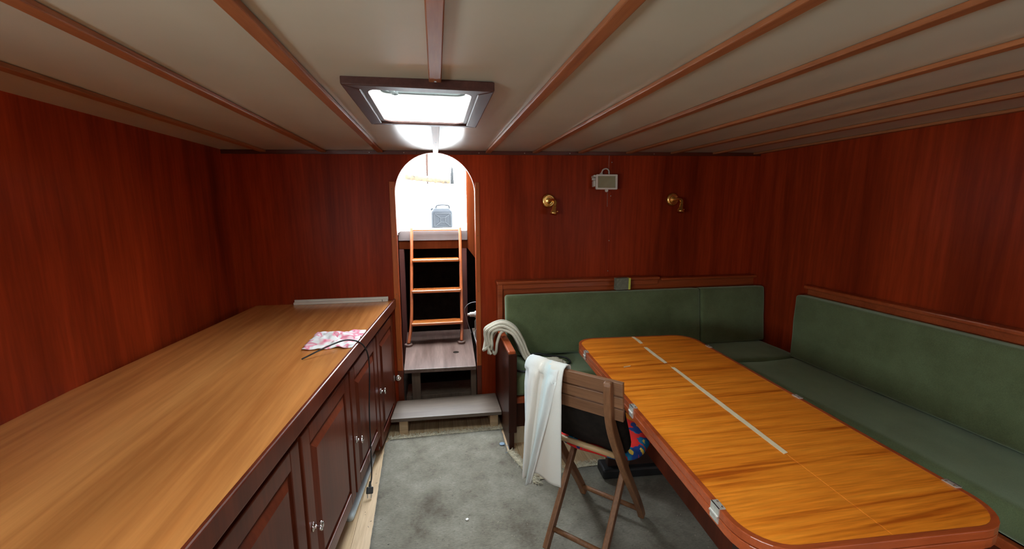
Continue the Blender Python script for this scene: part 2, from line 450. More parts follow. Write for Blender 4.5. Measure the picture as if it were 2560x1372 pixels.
# floor: dark subfloor with narrow planks on it
sub = obj('floor', bx(XL, XR, YB, YF, -0.05, -0.012), M_VOID, kind='structure'); tag(sub, 'pale wooden plank cabin sole', 'floor')
pw = 0.098; pme = None; x = XL
while x < XR - 0.02:
    if pme is None:
        bm = bx(0.0006, pw - 0.0006, YB, YF, -0.012, 0); p0 = obj('plank', bm, M_FLOOR, sub, bevel=0.0008); pme = p0; p0.location.x = x
    else:
        p = pme.copy(); COL.objects.link(p); p.location.x = x
    x += pw

# forward bulkhead with the arched companionway
DW = 0.268
arch = [(-DW * math.cos(math.pi * k / 48), 1.59 + 0.27 * math.sin(math.pi * k / 48)) for k in range(49)]
poly = [(XL, 0), (-DW, 0)] + arch + [(DW, 0), (XR, 0), (XR, zc(XR)), (XL, zc(XL))]
Mxz = Matrix(((1, 0, 0, 0), (0, 0, 1, 0), (0, 1, 0, 0), (0, 0, 0, 1)))
bulk = obj('wall_forward', prism(poly, YF, YF + 0.035, Mxz), M_BULK, kind='structure'); tag(bulk, 'red mahogany bulkhead with an arched companionway opening', 'wall')
tp = BM()
for x0, x1 in ((XL, -0.118), (0.118, XR)):
    box(tp, x0, x1, YF - 0.006, YF, 0, 1)
for v in tp.verts: v.co.z = zc(v.co.x) - (0.026 if v.co.z < 0.5 else 0.0)
lowx = [-0.118 + 0.236 * k / 16 for k in range(17)]       # over the arch the moulding is cut to the curve
cut = [(x, max(zc(x) - 0.026, 1.59 + 0.27 * math.sqrt(1 - (x / DW) ** 2) + 0.003)) for x in lowx]
tp = join(tp, prism(cut + [(0.118, zc(0.118)), (-0.118, zc(-0.118))], YF - 0.006, YF, Mxz))
top = obj('trim_1', tp, wood('dark_moulding', (0.055, 0.010, 0.005, 1), (0.10, 0.02, 0.008, 1), 'x', 12, 0.35), bevel=0.002, kind='structure'); tag(top, 'dark narrow moulding along the top of the bulkhead', 'trim')
for x in (-0.42, -0.2, 0.3, 0.62, 0.95, 1.6):
    obj('screw_head', lathe([(0.0035, 0), (0.0025, 0.0015)], 8, T(x, YF - 0.006, zc(x) - 0.014) @ RX(90)), M_STEEL, top)
for n, s in ((2, -1), (3, 1)):
    xa, xb = (-0.306, -0.268) if s < 0 else (0.268, 0.30)
    t = obj('trim_%d' % n, bx(xa, xb, YF - 0.012, YF, 0.335, 1.668), M_TRIM, bevel=0.004, kind='structure')
    tag(t, 'orange-brown vertical door trim on the %s of the archway' % ('left' if s < 0 else 'right'), 'trim')
    for z in (0.42, 0.9, 1.3, 1.62):
        obj('screw_head', lathe([(0.0032, 0), (0.0025, 0.001)], 8, T((xa + xb) / 2, YF - 0.012, z) @ RX(90)), M_PAD, t)
    t = obj('trim_%d' % (n + 2), bx(xa, xb, YF - 0.006, YF, 0.0, 0.333), M_CAB, bevel=0.002, kind='structure')
    tag(t, 'dark short trim below the archway on the %s' % ('left' if s < 0 else 'right'), 'trim')
seam = obj('trim_6', bx(1.250, 1.278, YF - 0.005, YF, 0.97, 1.868), M_BULK, bevel=0.002, kind='structure'); tag(seam, 'narrow vertical cover strip on the bulkhead under the floodlight', 'trim')
for z in (1.02, 1.25, 1.58, 1.82):
    obj('screw_head', lathe([(0.004, 0), (0.003, 0.0015)], 8, T(1.271, YF - 0.005, z) @ RX(90)), M_STEEL, seam)
# rear bulkhead and hull sides, with unseen windows behind the viewer added for light
o = obj('wall_rear', bx(XL, XR, YB - 0.04, YB, 0, 1.93), M_BULK, kind='structure'); tag(o, 'mahogany bulkhead at the rear of the cabin', 'wall')
for k, (xw, t, nm, lb) in enumerate(((XL, -0.04, 'wall_left', 'mahogany side panelling behind the galley counter'), (XR, 0.04, 'wall_right', 'mahogany hull side panelling behind the settee'))):
    rw = BM(); x0, x1 = sorted((xw, xw + t)); WIN = (FILLWIN_L, FILLWIN_R)[k]; ys_ = [YB] + [q for w in WIN for q in w] + [YF + 0.035]
    box(rw, x0, x1, YB, YF + 0.035, 0, WZ0); box(rw, x0, x1, YB, YF + 0.035, WZ1, 1.86 if k == 0 else 1.93)
    for j in range(0, len(ys_), 2): box(rw, x0, x1, ys_[j], ys_[j + 1], WZ0, WZ1)
    o = obj(nm, rw, M_BULK, kind='structure'); tag(o, lb, 'wall')
    for j, (wa, wb) in enumerate(WIN):
        e = thing('window_%d' % (3 + j + 2 * k), (xw, (wa + wb) / 2, WZ0), 'unseen window added for light in the %s side, %s' % (('left', 'right')[k], ('farthest back', 'next to the viewer')[j]), 'window', kind='structure')
        RM = Matrix(((0, 0, 1, 0), (1, 0, 0, 0), (0, 1, 0, 0), (0, 0, 0, 1)))
        obj('frame', ring(rrect(wa - 0.04, wb + 0.04, WZ0 - 0.04, WZ1 + 0.04, 0.03), rrect(wa + 0.005, wb - 0.005, WZ0 + 0.005, WZ1 - 0.005, 0.03), xw - 0.012, xw + 0.012, RM), M_TRIM, e, bevel=0.003)
        obj('pane', bx(xw + t * 0.5, xw + t * 0.6, wa + 0.002, wb - 0.002, WZ0 + 0.002, WZ1 - 0.002), M_GLASS, e)


# roof hatches ------------------------------------------------------
def hatch(name, x0, x1, y0, y1, label, fw=0.048, full=True):
    e = thing(name, ((x0 + x1) / 2, (y0 + y1) / 2, 1.873), label, 'hatch', kind='structure')
    zb = 1.846; zt = zc(0)
    for pts in ([(x0 - fw, y0 - fw), (x1 + fw, y0 - fw), (x1, y0), (x0, y0)], [(x1 + fw, y0 - fw), (x1 + fw, y1 + fw * 0.7), (x1, y1), (x1, y0)],
                [(x1 + fw, y1 + fw * 0.7), (x0 - fw, y1 + fw * 0.7), (x0, y1), (x1, y1)], [(x0 - fw, y1 + fw * 0.7), (x0 - fw, y0 - fw), (x0, y0), (x0, y1)]):
        obj('frame_bar', prism(pts, zb, zt - 0.002 if False else zt + 0.002), M_HATCHW, e, bevel=0.004)
    o_, i_ = rrect(x0 - 0.004, x1 + 0.004, y0 - 0.004, y1 + 0.004, 0.006), rrect(x0 + 0.014, x1 - 0.014, y0 + 0.012, y1 - 0.004, 0.045)
    obj('inner_lip', ring(o_, i_, zb + 0.006, zb + 0.011), M_HATCHW, e)
    well = rrect(x0 + 0.004, x1 - 0.004, y0 + 0.004, y1 - 0.003, 0.04)
    outw = rrect(x0 - 0.03, x1 + 0.03, y0 - 0.03, y1 + 0.03, 0.05)
    inw = rrect(x0 - 0.003, x1 + 0.003, y0 - 0.003, y1 + 0.003, 0.01)
    obj('coaming', join(ring(inw, well, zb + 0.012, 1.925), ring(outw, well, 1.925, 1.966)), M_WHITE, e)
    rin = rrect(x0 + 0.008, x1 - 0.008, y0 + 0.008, y1 - 0.006, 0.04)
    obj('rubber_seal', ring(outw, rrect(x0 + 0.018, x1 - 0.018, y0 + 0.018, y1 - 0.022, 0.04), 1.966, 1.974), M_HW, e)
    obj('lid_rim', ring(outw, rrect(x0 + 0.012, x1 - 0.012, y0 + 0.012, y1 - 0.012, 0.04), 1.973, 1.99), M_WHITE, e)
    obj('pane', prism(rrect(x0 - 0.01, x1 + 0.01, y0 - 0.01, y1 + 0.01, 0.04), 1.982, 1.988), M_GLASS, e)
    if full:
        h = obj('stay_arm', tb([(-0.185, 1.62, 1.955), (-0.176, 1.72, 1.955), (-0.155, 1.80, 1.952)], 0.008), M_HW, e, smooth=True)
        obj('stay_knob', lathe([(0.004, 0), (0.013, 0.003), (0.013, 0.014), (0.006, 0.018)], 12, T(-0.150, 1.815, 1.945)), M_HW, h)
        obj('catch', lathe([(0.018, 0), (0.02, 0.006), (0.02, 0.02), (0.01, 0.024)], 14, T(-0.195, 1.64, 1.955)), M_HW, e)
        obj('hinge', rbox(0.0, 0.06, 1.665, 1.69, 1.962, 1.98, 0.003), M_HW, e)
        hb = obj('hinge', rbox(0.092, 0.118, 1.665, 1.71, 1.962, 1.98, 0.003), M_HW, e)
    return e


hatch('window_1', HX0, HX1, HY0, HY1, 'bright roof hatch in a dark wooden frame')
hatch('window_2', KX0, KX1, KY0, KY1, 'unseen roof hatch added above the viewer for fill light', full=False)

# ------------------------------------------------------------------ companionway and cockpit behind the arch
roof = obj('roof_companionway', bx(-0.9, 0.9, YF + 0.035, 3.12, 1.90, 1.96), M_WHITE, kind='structure'); tag(roof, 'edge of the deck roof over the archway', 'roof')
for s, xa, xb in ((-1, -0.345, -0.325), (1, 0.279, 0.297)):
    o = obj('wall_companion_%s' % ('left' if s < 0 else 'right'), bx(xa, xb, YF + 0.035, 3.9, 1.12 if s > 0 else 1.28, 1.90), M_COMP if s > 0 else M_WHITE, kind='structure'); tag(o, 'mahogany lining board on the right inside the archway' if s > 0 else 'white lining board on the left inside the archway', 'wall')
e = thing('companionway_sill', (0, 3.88, 0.0), 'pale painted sill board over a dark opening behind the ladder', 'sill', kind='structure')
obj('sill_board', bx(-0.345, 0.279, 3.86, 3.90, 1.195, 1.284), M_SILL, e, bevel=0.003)
obj('facing_strip', bx(-0.345, 0.279, 3.868, 3.90, 1.118, 1.195), M_COMP, e, bevel=0.002)
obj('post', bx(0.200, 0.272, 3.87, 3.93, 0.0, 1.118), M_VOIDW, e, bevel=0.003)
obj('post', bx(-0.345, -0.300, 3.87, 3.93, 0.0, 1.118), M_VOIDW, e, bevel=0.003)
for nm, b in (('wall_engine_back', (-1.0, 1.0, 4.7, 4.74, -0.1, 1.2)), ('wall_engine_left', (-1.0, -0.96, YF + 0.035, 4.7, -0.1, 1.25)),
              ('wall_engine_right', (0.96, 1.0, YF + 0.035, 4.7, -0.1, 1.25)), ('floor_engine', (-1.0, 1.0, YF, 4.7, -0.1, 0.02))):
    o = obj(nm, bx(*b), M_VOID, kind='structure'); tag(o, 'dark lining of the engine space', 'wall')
for nm, b in (('cheek_left', (-1.0, -0.345, YF + 0.035, 3.9, 1.25, 1.28)), ('cheek_right', (0.297, 1.0, YF + 0.035, 3.9, 1.25, 1.28)),
              ('wall_cheek_left', (-1.0, -0.345, 3.86, 3.9, 1.28, 1.96)), ('wall_cheek_right', (0.297, 1.0, 3.86, 3.9, 1.28, 1.96))):
    o = obj(nm, bx(*b), M_WHITE, kind='structure'); tag(o, 'white painted deck framing beside the companionway', 'wall')
ck = obj('floor_cockpit', bx(-1.2, 1.2, 3.9, 5.35, 1.20, 1.284), M_WHITE, kind='structure'); tag(ck, 'white cockpit floor beyond the arch', 'floor')
o = obj('wall_cockpit_aft', bx(-1.2, 1.2, 5.2, 5.35, 1.284, 1.775), M_WHITE, kind='structure'); tag(o, 'white cockpit coaming beyond the arch', 'wall')
for s in (-1, 1):
    o = obj('wall_cockpit_%s' % ('left' if s < 0 else 'right'), bx(1.05 * s, 1.2 * s, 3.9, 5.2, 1.284, 1.70), M_WHITE, kind='structure'); tag(o, 'white cockpit side coaming', 'wall')
# deck on both sides of the roof so the sky is not seen from below
spar_path = smooth_path([(-0.36, 5.27, 1.865), (-0.22, 5.275, 1.85), (-0.05, 5.27, 1.832), (0.10, 5.28, 1.815), (0.18, 5.27, 1.81)], 6)
o = obj('weathered_spar', tb(spar_path, [0.042 + 0.018 * noise.noise((i * 0.9, 0, 3)) - 0.0006 * i for i in range(len(spar_path))], 10), M_DRIFT, smooth=True)
tag(o, 'tan weathered spar lying on the white coaming beyond the arch', 'spar')
o = obj('stanchion', tb([(0.205, 5.24, 1.775), (0.205, 5.24, 1.90), (0.207, 5.24, 1.975)], [0.022, 0.018, 0.010]), M_GREYPOST, smooth=True); tag(o, 'short grey stanchion right of the weathered spar', 'post')
o = obj('flag_pole', tb([(-0.095, 5.33, 1.775), (-0.095, 5.33, 1.99), (-0.09, 5.33, 2.35)], [0.008, 0.014, 0.018]), M_BROWNPOST, smooth=True); tag(o, 'slender brown pole standing behind the weathered spar', 'pole')

# jerrycan -----------------------------------------------------------
JM = T(0.045, 4.47, 1.284) @ RZ(17) @ Matrix.Scale(1.13, 4)
e = thing('jerrycan', (0.047, 4.47, 1.284), 'dark plastic jerrycan standing above the ladder in the bright doorway', 'jerrycan')
body = BM()
pr = rrect(-0.1, 0.1, -0.06, 0.06, 0.018, 4)
levels = [(0.0, 0.95), (0.006, 1.0), (0.135, 1.0), (0.15, 0.97), (0.172, 0.80), (0.178, 0.72)]
R = [[body.verts.new((x * s, y * s, z)) for x, y in pr] for z, s in levels]
for i in range(len(R) - 1):
    for k in range(len(pr)): body.faces.new((R[i][k], R[i][(k + 1) % len(pr)], R[i + 1][(k + 1) % len(pr)], R[i + 1][k]))
body.faces.new(R[0][::-1]); body.faces.new(R[-1]); body.transform(JM)
b_ = obj('body', body, M_JERRY, e, smooth=False, bevel=0.003)
ribs = BM()
yf = -0.0605
def rb(x0, z0, x1, z1, w=0.006):
    d = Vector((x1 - x0, 0, z1 - z0)); L = d.length; a = math.degrees(math.atan2(d.z, d.x))
    box(ribs, 0, L, -0.004, 0.004, -w / 2, w / 2, M=JM @ T(x0, yf, z0) @ RY(-a))
for q in ((-0.078, 0.012, 0.078, 0.012), (-0.078, 0.132, 0.078, 0.132), (-0.078, 0.012, -0.078, 0.132), (0.078, 0.012, 0.078, 0.132),
          (-0.078, 0.132, -0.022, 0.092), (0.078, 0.132, 0.022, 0.092), (-0.078, 0.012, -0.022, 0.052), (0.078, 0.012, 0.022, 0.052),
          (-0.022, 0.092, 0.022, 0.092), (-0.022, 0.052, 0.022, 0.052), (-0.022, 0.052, -0.022, 0.092), (0.022, 0.052, 0.022, 0.092)): rb(*q)
obj('embossed_rib', ribs, plain('rib_plastic', (0.018, 0.019, 0.021, 1), 0.5, spec=0.15), b_)
obj('handle', tb([JM @ Vector(p) for p in smooth_path([(-0.045, 0, 0.165), (-0.04, 0, 0.195), (-0.015, 0, 0.207), (0.06, 0, 0.207), (0.085, 0, 0.196), (0.088, 0, 0.15)], 4)], 0.008), M_JERRY, e, smooth=True)
obj('cap', lathe([(0.016, 0), (0.016, 0.02), (0.012, 0.024)], 14, JM @ T(-0.074, 0, 0.158) @ RY(-25)), M_JERRY, e)

# platform and its posts ----------------------------------------------
e = thing('platform', (0, 3.0, 0.02), 'weathered grey-brown plank platform under the ladder', 'platform')
pb = obj('deck_board', prism([(-0.262, 2.925), (0.258, 2.905), (0.293, 3.86), (-0.30, 3.86)], 0.307, 0.335), M_PLAT, e, bevel=0.002)
obj('hole_shade_disc', lathe([(0.024, 0), (0.024, 0.0012)], 18, T(0.126, 3.233, 0.334) @ Matrix.Diagonal((1, 1.1, 1, 1))), M_VOID, pb)  # flat dark disc, its colour stands for the shade inside a hole
obj('post', bx(-0.212, -0.15, 2.955, 3.0, 0.02, 0.307, M=RZ(0)), M_OLDPOST, e, bevel=0.003)
obj('post', bx(0.222, 0.262, 2.955, 3.0, 0.02, 0.307), M_OLDPOST, e, bevel=0.003)
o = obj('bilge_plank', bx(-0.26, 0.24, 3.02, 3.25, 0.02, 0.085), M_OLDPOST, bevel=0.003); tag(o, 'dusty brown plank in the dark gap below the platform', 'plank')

# ladder ----------------------------------------------------------------
e = thing('ladder', (-0.02, 3.5, 0.335), 'orange varnished ladder with three treads in the archway', 'ladder')
for s in (-1, 1):
    xf, xm, xt = (-0.262, -0.233, -0.222) if s < 0 else (0.183, 0.197, 0.207)
    path = smooth_path([(xf, 3.455, 0.353), (xf * 0.35 + xm * 0.65, 3.505, 0.46), (xm, 3.56, 0.60), (xm * 0.6 + xt * 0.4, 3.66, 0.88), (xt, 3.775, 1.20), (xt, 3.815, 1.312)], 5)
    st = obj('stile', sweep(path, (1, 0, 0), 0.026, 0.05), M_LADSTILE, e, bevel=0.008)
    obj('foot_pad', lathe([(0.032, 0), (0.034, 0.003), (0.034, 0.018), (0.03, 0.021)], 20, T(xf, 3.452, 0.335)), M_PAD, st)
for z, y, hw in ((1.022, 3.715, 0.205), (0.765, 3.622, 0.212), (0.503, 3.522, 0.218)):
    obj('tread', rbox(-0.016 - hw, -0.016 + hw, y - 0.06, y + 0.06, z - 0.002, z + 0.024, 0.008), M_LADDER, e)
obj('top_bar', rbox(-0.21, 0.195, 3.81, 3.83, 1.286, 1.298, 0.004), M_LADDER, e)

# clutter in the dark gap right of the ladder
o = obj('hose_fitting', join(lathe([(0.008, 0), (0.012, 0.004), (0.012, 0.018), (0.02, 0.02), (0.022, 0.06), (0.03, 0.065), (0.03, 0.10)], 14, T(0.235, 3.40, 0.60) @ RY(90) @ RX(0))), plain('grubby_plastic', (0.30, 0.28, 0.25, 1), 0.5), smooth=False)
tag(o, 'pale plastic hose fitting in the dark gap right of the ladder', 'fitting')
o = obj('grey_bottle', lathe([(0.03, 0), (0.034, 0.01), (0.034, 0.16), (0.02, 0.19), (0.012, 0.2), (0.012, 0.225)], 14, T(0.33, 3.42, 0.375)), plain('smoky_plastic', (0.16, 0.15, 0.12, 1), 0.35)); tag(o, 'smoky plastic bottle below the pale hose fitting', 'bottle')
o = obj('storage_shelf', bx(0.30, 0.62, 3.2, 3.75, 0.35, 0.375), M_OLDPOST); tag(o, 'dark shelf board in the gap right of the platform', 'shelf')
o = obj('loose_wire', join(tb(smooth_path([(0.36, 3.35, 0.72), (0.26, 3.36, 0.71), (0.21, 3.36, 0.66), (0.225, 3.37, 0.58), (0.245, 3.38, 0.50), (0.262, 3.36, 0.45)], 6), 0.0022, 6),
                           tb(smooth_path([(0.275, 3.3, 0.48), (0.282, 3.15, 0.45), (0.30, 3.05, 0.42), (0.276, 2.99, 0.36)], 6), 0.002, 6),
                           tb(smooth_path([(0.33, 3.3, 0.52), (0.285, 3.25, 0.50), (0.279, 3.2, 0.44), (0.30, 3.15, 0.40)], 6), 0.0018, 6)), M_WIRE, smooth=True, kind=None)
tag(o, 'thin grey wires hanging in the dark gap right of the ladder', 'wire')

# low step on two blocks -------------------------------------------------
e = thing('step', (0.04, 2.75, 0), 'low grey-brown step board on two pale blocks in front of the arch', 'step')
obj('step_board', prism([(-0.334, 2.626), (0.402, 2.598), (0.398, 2.89), (-0.315, 2.885)], 0.095, 0.12), M_STEP, e, bevel=0.003)
for x, y in ((-0.255, 2.640), (0.352, 2.625)):
    obj('block', bx(x - 0.028, x + 0.028, y, y + 0.2, 0.0, 0.095), M_RAW, e, bevel=0.002)

# ------------------------------------------------------------------ galley counter on the left
CA = math.degrees(math.atan(0.085))
# local frame: +s runs from the bulkhead towards the viewer, +d runs back into the cabinet
CM = Matrix.Translation((-0.335, YF, 0)) @ Matrix(((-0.0847, -0.9964, 0, 0), (-0.9964, 0.0847, 0, 0), (0, 0, 1, 0), (0, 0, 0, 1)))


def cb(s0, s1, d0, d1, z0, z1):
    bm = bx(s0, s1, d0, d1, z0, z1, M=CM)
    for v in bm.verts: v.co.y = min(v.co.y, YF - 0.001)
    return bm


units = [(0.03, 0.535), (0.535, 1.06), (1.06, 1.60), (1.60, 2.15), (2.15, 2.7)]
labels = ['mahogany galley cabinet nearest the bulkhead, with a chrome knob', 'second mahogany galley cabinet from the bulkhead, with a black cable across its door',
          'third mahogany galley cabinet from the bulkhead', 'fourth mahogany galley cabinet from the bulkhead', 'mahogany galley cabinet farthest from the bulkhead']
for (s0, s1), lb in zip(units, labels):
    p = CM @ Vector(((s0 + s1) / 2, 0.2, 0))
    e = thing('galley_cabinet', p, lb, 'cabinet', 'galley cabinets')
    zb_ = 0.05 if s0 < 0.1 else 0.14
    obj('carcass', join(cb(s0 + .001, s1 - .001, 0.0, 0.60, zb_, 0.80), cb(s0 + .001, s1 - .001, 0.045 if s0 < 0.1 else 0.10, 0.58, 0.0, zb_)), M_CAB, e)
    g = 0.012; a, b = s0 + g, s1 - g; st = 0.062
    d = obj('door', join(cb(a, a + st, -0.018, -0.0005, (zb_ + 0.015), 0.765), cb(b - st, b, -0.018, -0.0005, (zb_ + 0.015), 0.765),
                         cb(a + st, b - st, -0.018, -0.0005, (zb_ + 0.015), (zb_ + 0.015) + st), cb(a + st, b - st, -0.018, -0.0005, 0.765 - st, 0.765),
                         cb(a + st, b - st, -0.008, -0.0005, (zb_ + 0.015) + st, 0.765 - st)), M_CAB, e, bevel=0.003)
    rp = BM()
    z0, z1 = (zb_ + 0.015) + st + 0.012, 0.765 - st - 0.012; aa, bb = a + st + 0.012, b - st - 0.012; i = 0.028
    lo = [rp.verts.new(CM @ Vector(q)) for q in ((aa, -0.009, z0), (bb, -0.009, z0), (bb, -0.009, z1), (aa, -0.009, z1))]
    hi = [rp.verts.new(CM @ Vector(q)) for q in ((aa + i, -0.022, z0 + i), (bb - i, -0.022, z0 + i), (bb - i, -0.022, z1 - i), (aa + i, -0.022, z1 - i))]
    rp.faces.new(hi)
    for k in range(4): rp.faces.new((lo[k], lo[(k + 1) % 4], hi[(k + 1) % 4], hi[k]))
    rp.faces.new(lo[::-1])
    obj('raised_panel', rp, M_CAB, d)
    # knob: rose plate plus turned knob with four lobes
    kp = CM @ Vector((b - 0.03, -0.018, 0.41)); KM = T(*kp) @ RY(90) @ RX(0)
    kn = lathe([(0.016, 0), (0.016, 0.003), (0.006, 0.006), (0.006, 0.016), (0.012, 0.022), (0.011, 0.03), (0.005, 0.033)], 14, KM)
    for ang in range(0, 360, 90):
        q = Vector((math.cos(math.radians(ang)) * 0.014, math.sin(math.radians(ang)) * 0.014, 0.026))
        bmesh.ops.create_icosphere(kn, subdivisions=1, radius=0.006, matrix=KM @ T(*q))
    obj('knob', kn, M_CHROME, d, smooth=True, label='chrome cross-shaped knob')
o = obj('worktop', cb(0.0, 2.72, -0.028, 0.86, 0.83, 0.855), M_COUNTER, bevel=0.004); tag(o, 'varnished orange-brown galley worktop', 'worktop')
obj('front_rail', cb(0.0, 2.72, -0.040, -0.024, 0.805, 0.868), M_CAB, o, bevel=0.005)
obj('fascia', cb(0.0, 2.72, -0.012, 0.6, 0.80, 0.829), M_CAB, o, bevel=0.003)
o = obj('cover_strip', join(bx(-0.95, -0.345, 2.885, 2.905, 0.855, 0.872), bx(-0.95, -0.345, 2.905, 2.917, 0.855, 0.885)), M_PLASTIC, bevel=0.002); tag(o, 'long off-white plastic strip at the back of the worktop', 'strip')
obj('end_notch', bx(-0.385, -0.381, 2.8835, 2.886, 0.857, 0.871), M_DKMETAL, o)

# crumpled cloth on the worktop
bm = BM(); N = 26; G = []
for i in range(N):
    row = []
    for j in range(N):
        u, w = i / (N - 1) - 0.5, j / (N - 1) - 0.5
        x, y = -0.505 + u * 0.24 + 0.02 * noise.noise((w * 5, u * 3, 1)), 2.06 + w * 0.26 + 0.02 * noise.noise((u * 5, w * 4, 7))
        z = 0.858 + max(0, 0.034 * (noise.noise((u * 7, w * 7, 2)) + 0.5) * (1.2 - 1.9 * max(abs(u), abs(w))))
        row.append(bm.verts.new((x, y, z)))
    G.append(row)
for i in range(N - 1):
    for j in range(N - 1): bm.faces.new((G[i][j], G[i + 1][j], G[i + 1][j + 1], G[i][j + 1]))
o = obj('cloth', bm, M_PINK, smooth=True); s = o.modifiers.new('t', 'SOLIDIFY'); s.thickness = 0.002; tag(o, 'crumpled pink and white cloth on the galley worktop', 'cloth')

# black power lead over the edge
pth = smooth_path([(-0.58, 1.80, 0.862), (-0.47, 1.86, 0.90), (-0.41, 1.93, 0.895), (-0.362, 2.00, 0.84), (-0.352, 2.06, 0.72), (-0.372, 2.10, 0.45), (-0.378, 2.11, 0.2), (-0.378, 2.09, 0.09), (-0.384, 2.06, 0.055)], 7)
e = thing('power_lead', (-0.384, 2.05, 0.0), 'black two-pin power lead hanging over the worktop edge', 'cable')
obj('cord', tb(pth, 0.0035, 8), M_BLACK, e, smooth=True)
PM = T(-0.384, 2.058, 0.052) @ RX(-40) @ RZ(20)
pl = obj('plug', join(rbox(-0.017, 0.017, -0.008, 0.008, -0.036, -0.002, 0.005, M=PM), lathe([(0.009, -0.006), (0.006, 0.01), (0.004, 0.024)], 10, PM)), M_BLACK, e)
for s in (-1, 1): obj('pin', tb([PM @ Vector((0.0095 * s, 0, -0.034)), PM @ Vector((0.0085 * s, 0, -0.055))], 0.0022, 8), M_STEEL, pl)
e = obj('pipe', tb([(-0.420, 2.375, 0.024), (-0.435, 2.15, 0.024), (-0.448, 1.97, 0.024), (-0.455, 1.88, 0.024)], 0.023, 14), M_PIPE, smooth=True); tag(e, 'pale blue plastic pipe lying along the cabinet foot', 'pipe')
o = obj('finger_pull', join(lathe([(0.022, 0), (0.022, 0.004), (0.018, 0.006)], 20, T(-0.305, YF - 0.006, 0.283) @ RX(90)), lathe([(0.008, 0.004), (0.008, 0.016), (0.004, 0.019)], 12, T(-0.302, YF - 0.006, 0.283) @ RX(90))), M_CHROME)
tag(o, 'round chrome lock on the bulkhead below the left door trim', 'lock')

# ------------------------------------------------------------------ settee along the bulkhead
e = thing('settee', (1.4, 2.6, 0), 'mahogany settee frame with a solid end panel by the archway', 'settee')
SX0 = 0.405; SY = 2.32
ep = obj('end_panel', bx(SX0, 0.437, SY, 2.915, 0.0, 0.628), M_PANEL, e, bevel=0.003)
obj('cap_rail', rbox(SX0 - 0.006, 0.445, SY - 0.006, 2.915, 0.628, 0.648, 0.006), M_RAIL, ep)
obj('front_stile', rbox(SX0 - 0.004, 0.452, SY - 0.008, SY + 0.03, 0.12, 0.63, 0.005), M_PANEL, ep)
obj('base_front', bx(0.438, XR - 0.002, 2.37, 2.39, 0.13, 0.30), M_PANEL, e)
obj('plinth', bx(0.438, XR - 0.002, 2.40, 2.42, 0.0, 0.13), M_CREAM, e)
obj('seat_rail', rbox(0.438, XR - 0.002, 2.345, 2.375, 0.295, 0.335, 0.005), M_RAIL, e)
obj('seat_board', bx(0.438, XR - 0.002, 2.375, 2.90, 0.30, 0.325), M_CAB, e)
obj('back_panel', bx(0.452, XR - 0.002, 2.865, 2.885, 0.325, 0.955), M_RAIL, e, bevel=0.002)
obj('back_post', rbox(0.412, 0.452, 2.84, 2.915, 0.648, 0.958, 0.006), M_RAIL, e)
obj('top_rail', rbox(0.405, 1.66, 2.83, 2.915, 0.955, 0.978, 0.007), M_RAIL, e)
obj('rail_bead', bx(0.452, 1.655, 2.848, 2.866, 0.918, 0.955), M_RAIL, e, bevel=0.004)
obj('top_rail', rbox(1.672, XR - 0.002, 2.83, 2.915, 0.945, 0.965, 0.007), M_RAIL, e)


def cushion(name, x0, x1, y0, y1, z0, z1, r, M, label, cat, group, bulge=0.008, seed=0, n=26):
    bm = bx(x0, x1, y0, y1, z0, z1)
    bmesh.ops.bevel(bm, geom=bm.edges[:], offset=r, segments=3, profile=0.5, affect='EDGES')
    bmesh.ops.subdivide_edges(bm, edges=[ed for ed in bm.edges if ed.calc_length() > 0.12], cuts=n if x1 - x0 > 1.0 or y1 - y0 > 1.0 else n // 2, use_grid_fill=True)
    for v in bm.verts:
        d = noise.noise((v.co.x * 3 + seed, v.co.y * 3, v.co.z * 3)) * bulge + noise.noise((v.co.x * 9 + seed, v.co.y * 9, v.co.z * 9)) * bulge * 0.4
        cx, cy, cz = (x0 + x1) / 2, (y0 + y1) / 2, (z0 + z1) / 2
        if z1 - z0 < y1 - y0: v.co.z += d if v.co.z > cz else 0
        else: v.co.y -= d if v.co.y < cy else 0
    if M is not None: bm.transform(M)
    o = obj(name, bm, M_GREEN, smooth=True); return tag(o, label, cat, group)


lean = T(0, 2.66, 0.47) @ RX(-7.5) @ T(0, -2.66, -0.47)
cushion('back_cushion', 0.456, 1.93, 2.665, 2.765, 0.47, 0.893, 0.02, lean @ T(0, 0, 0.012), 'long green velvet back cushion along the bulkhead', 'cushion', 'settee cushions', seed=1)
cushion('back_cushion', 1.935, 2.48, 2.665, 2.765, 0.47, 0.893, 0.02, lean @ T(0, 0, 0.012), 'short green velvet back cushion in the far corner', 'cushion', 'settee cushions', seed=5)
cushion('seat_cushion', 0.44, 1.93, 2.355, 2.80, 0.336, 0.468, 0.025, None, 'long green velvet seat cushion under the coiled rope', 'cushion', 'settee cushions', seed=9)
cushion('seat_cushion', 1.935, 2.49, 2.355, 2.80, 0.336, 0.468, 0.025, None, 'short green velvet seat cushion in the far corner', 'cushion', 'settee cushions', seed=14)
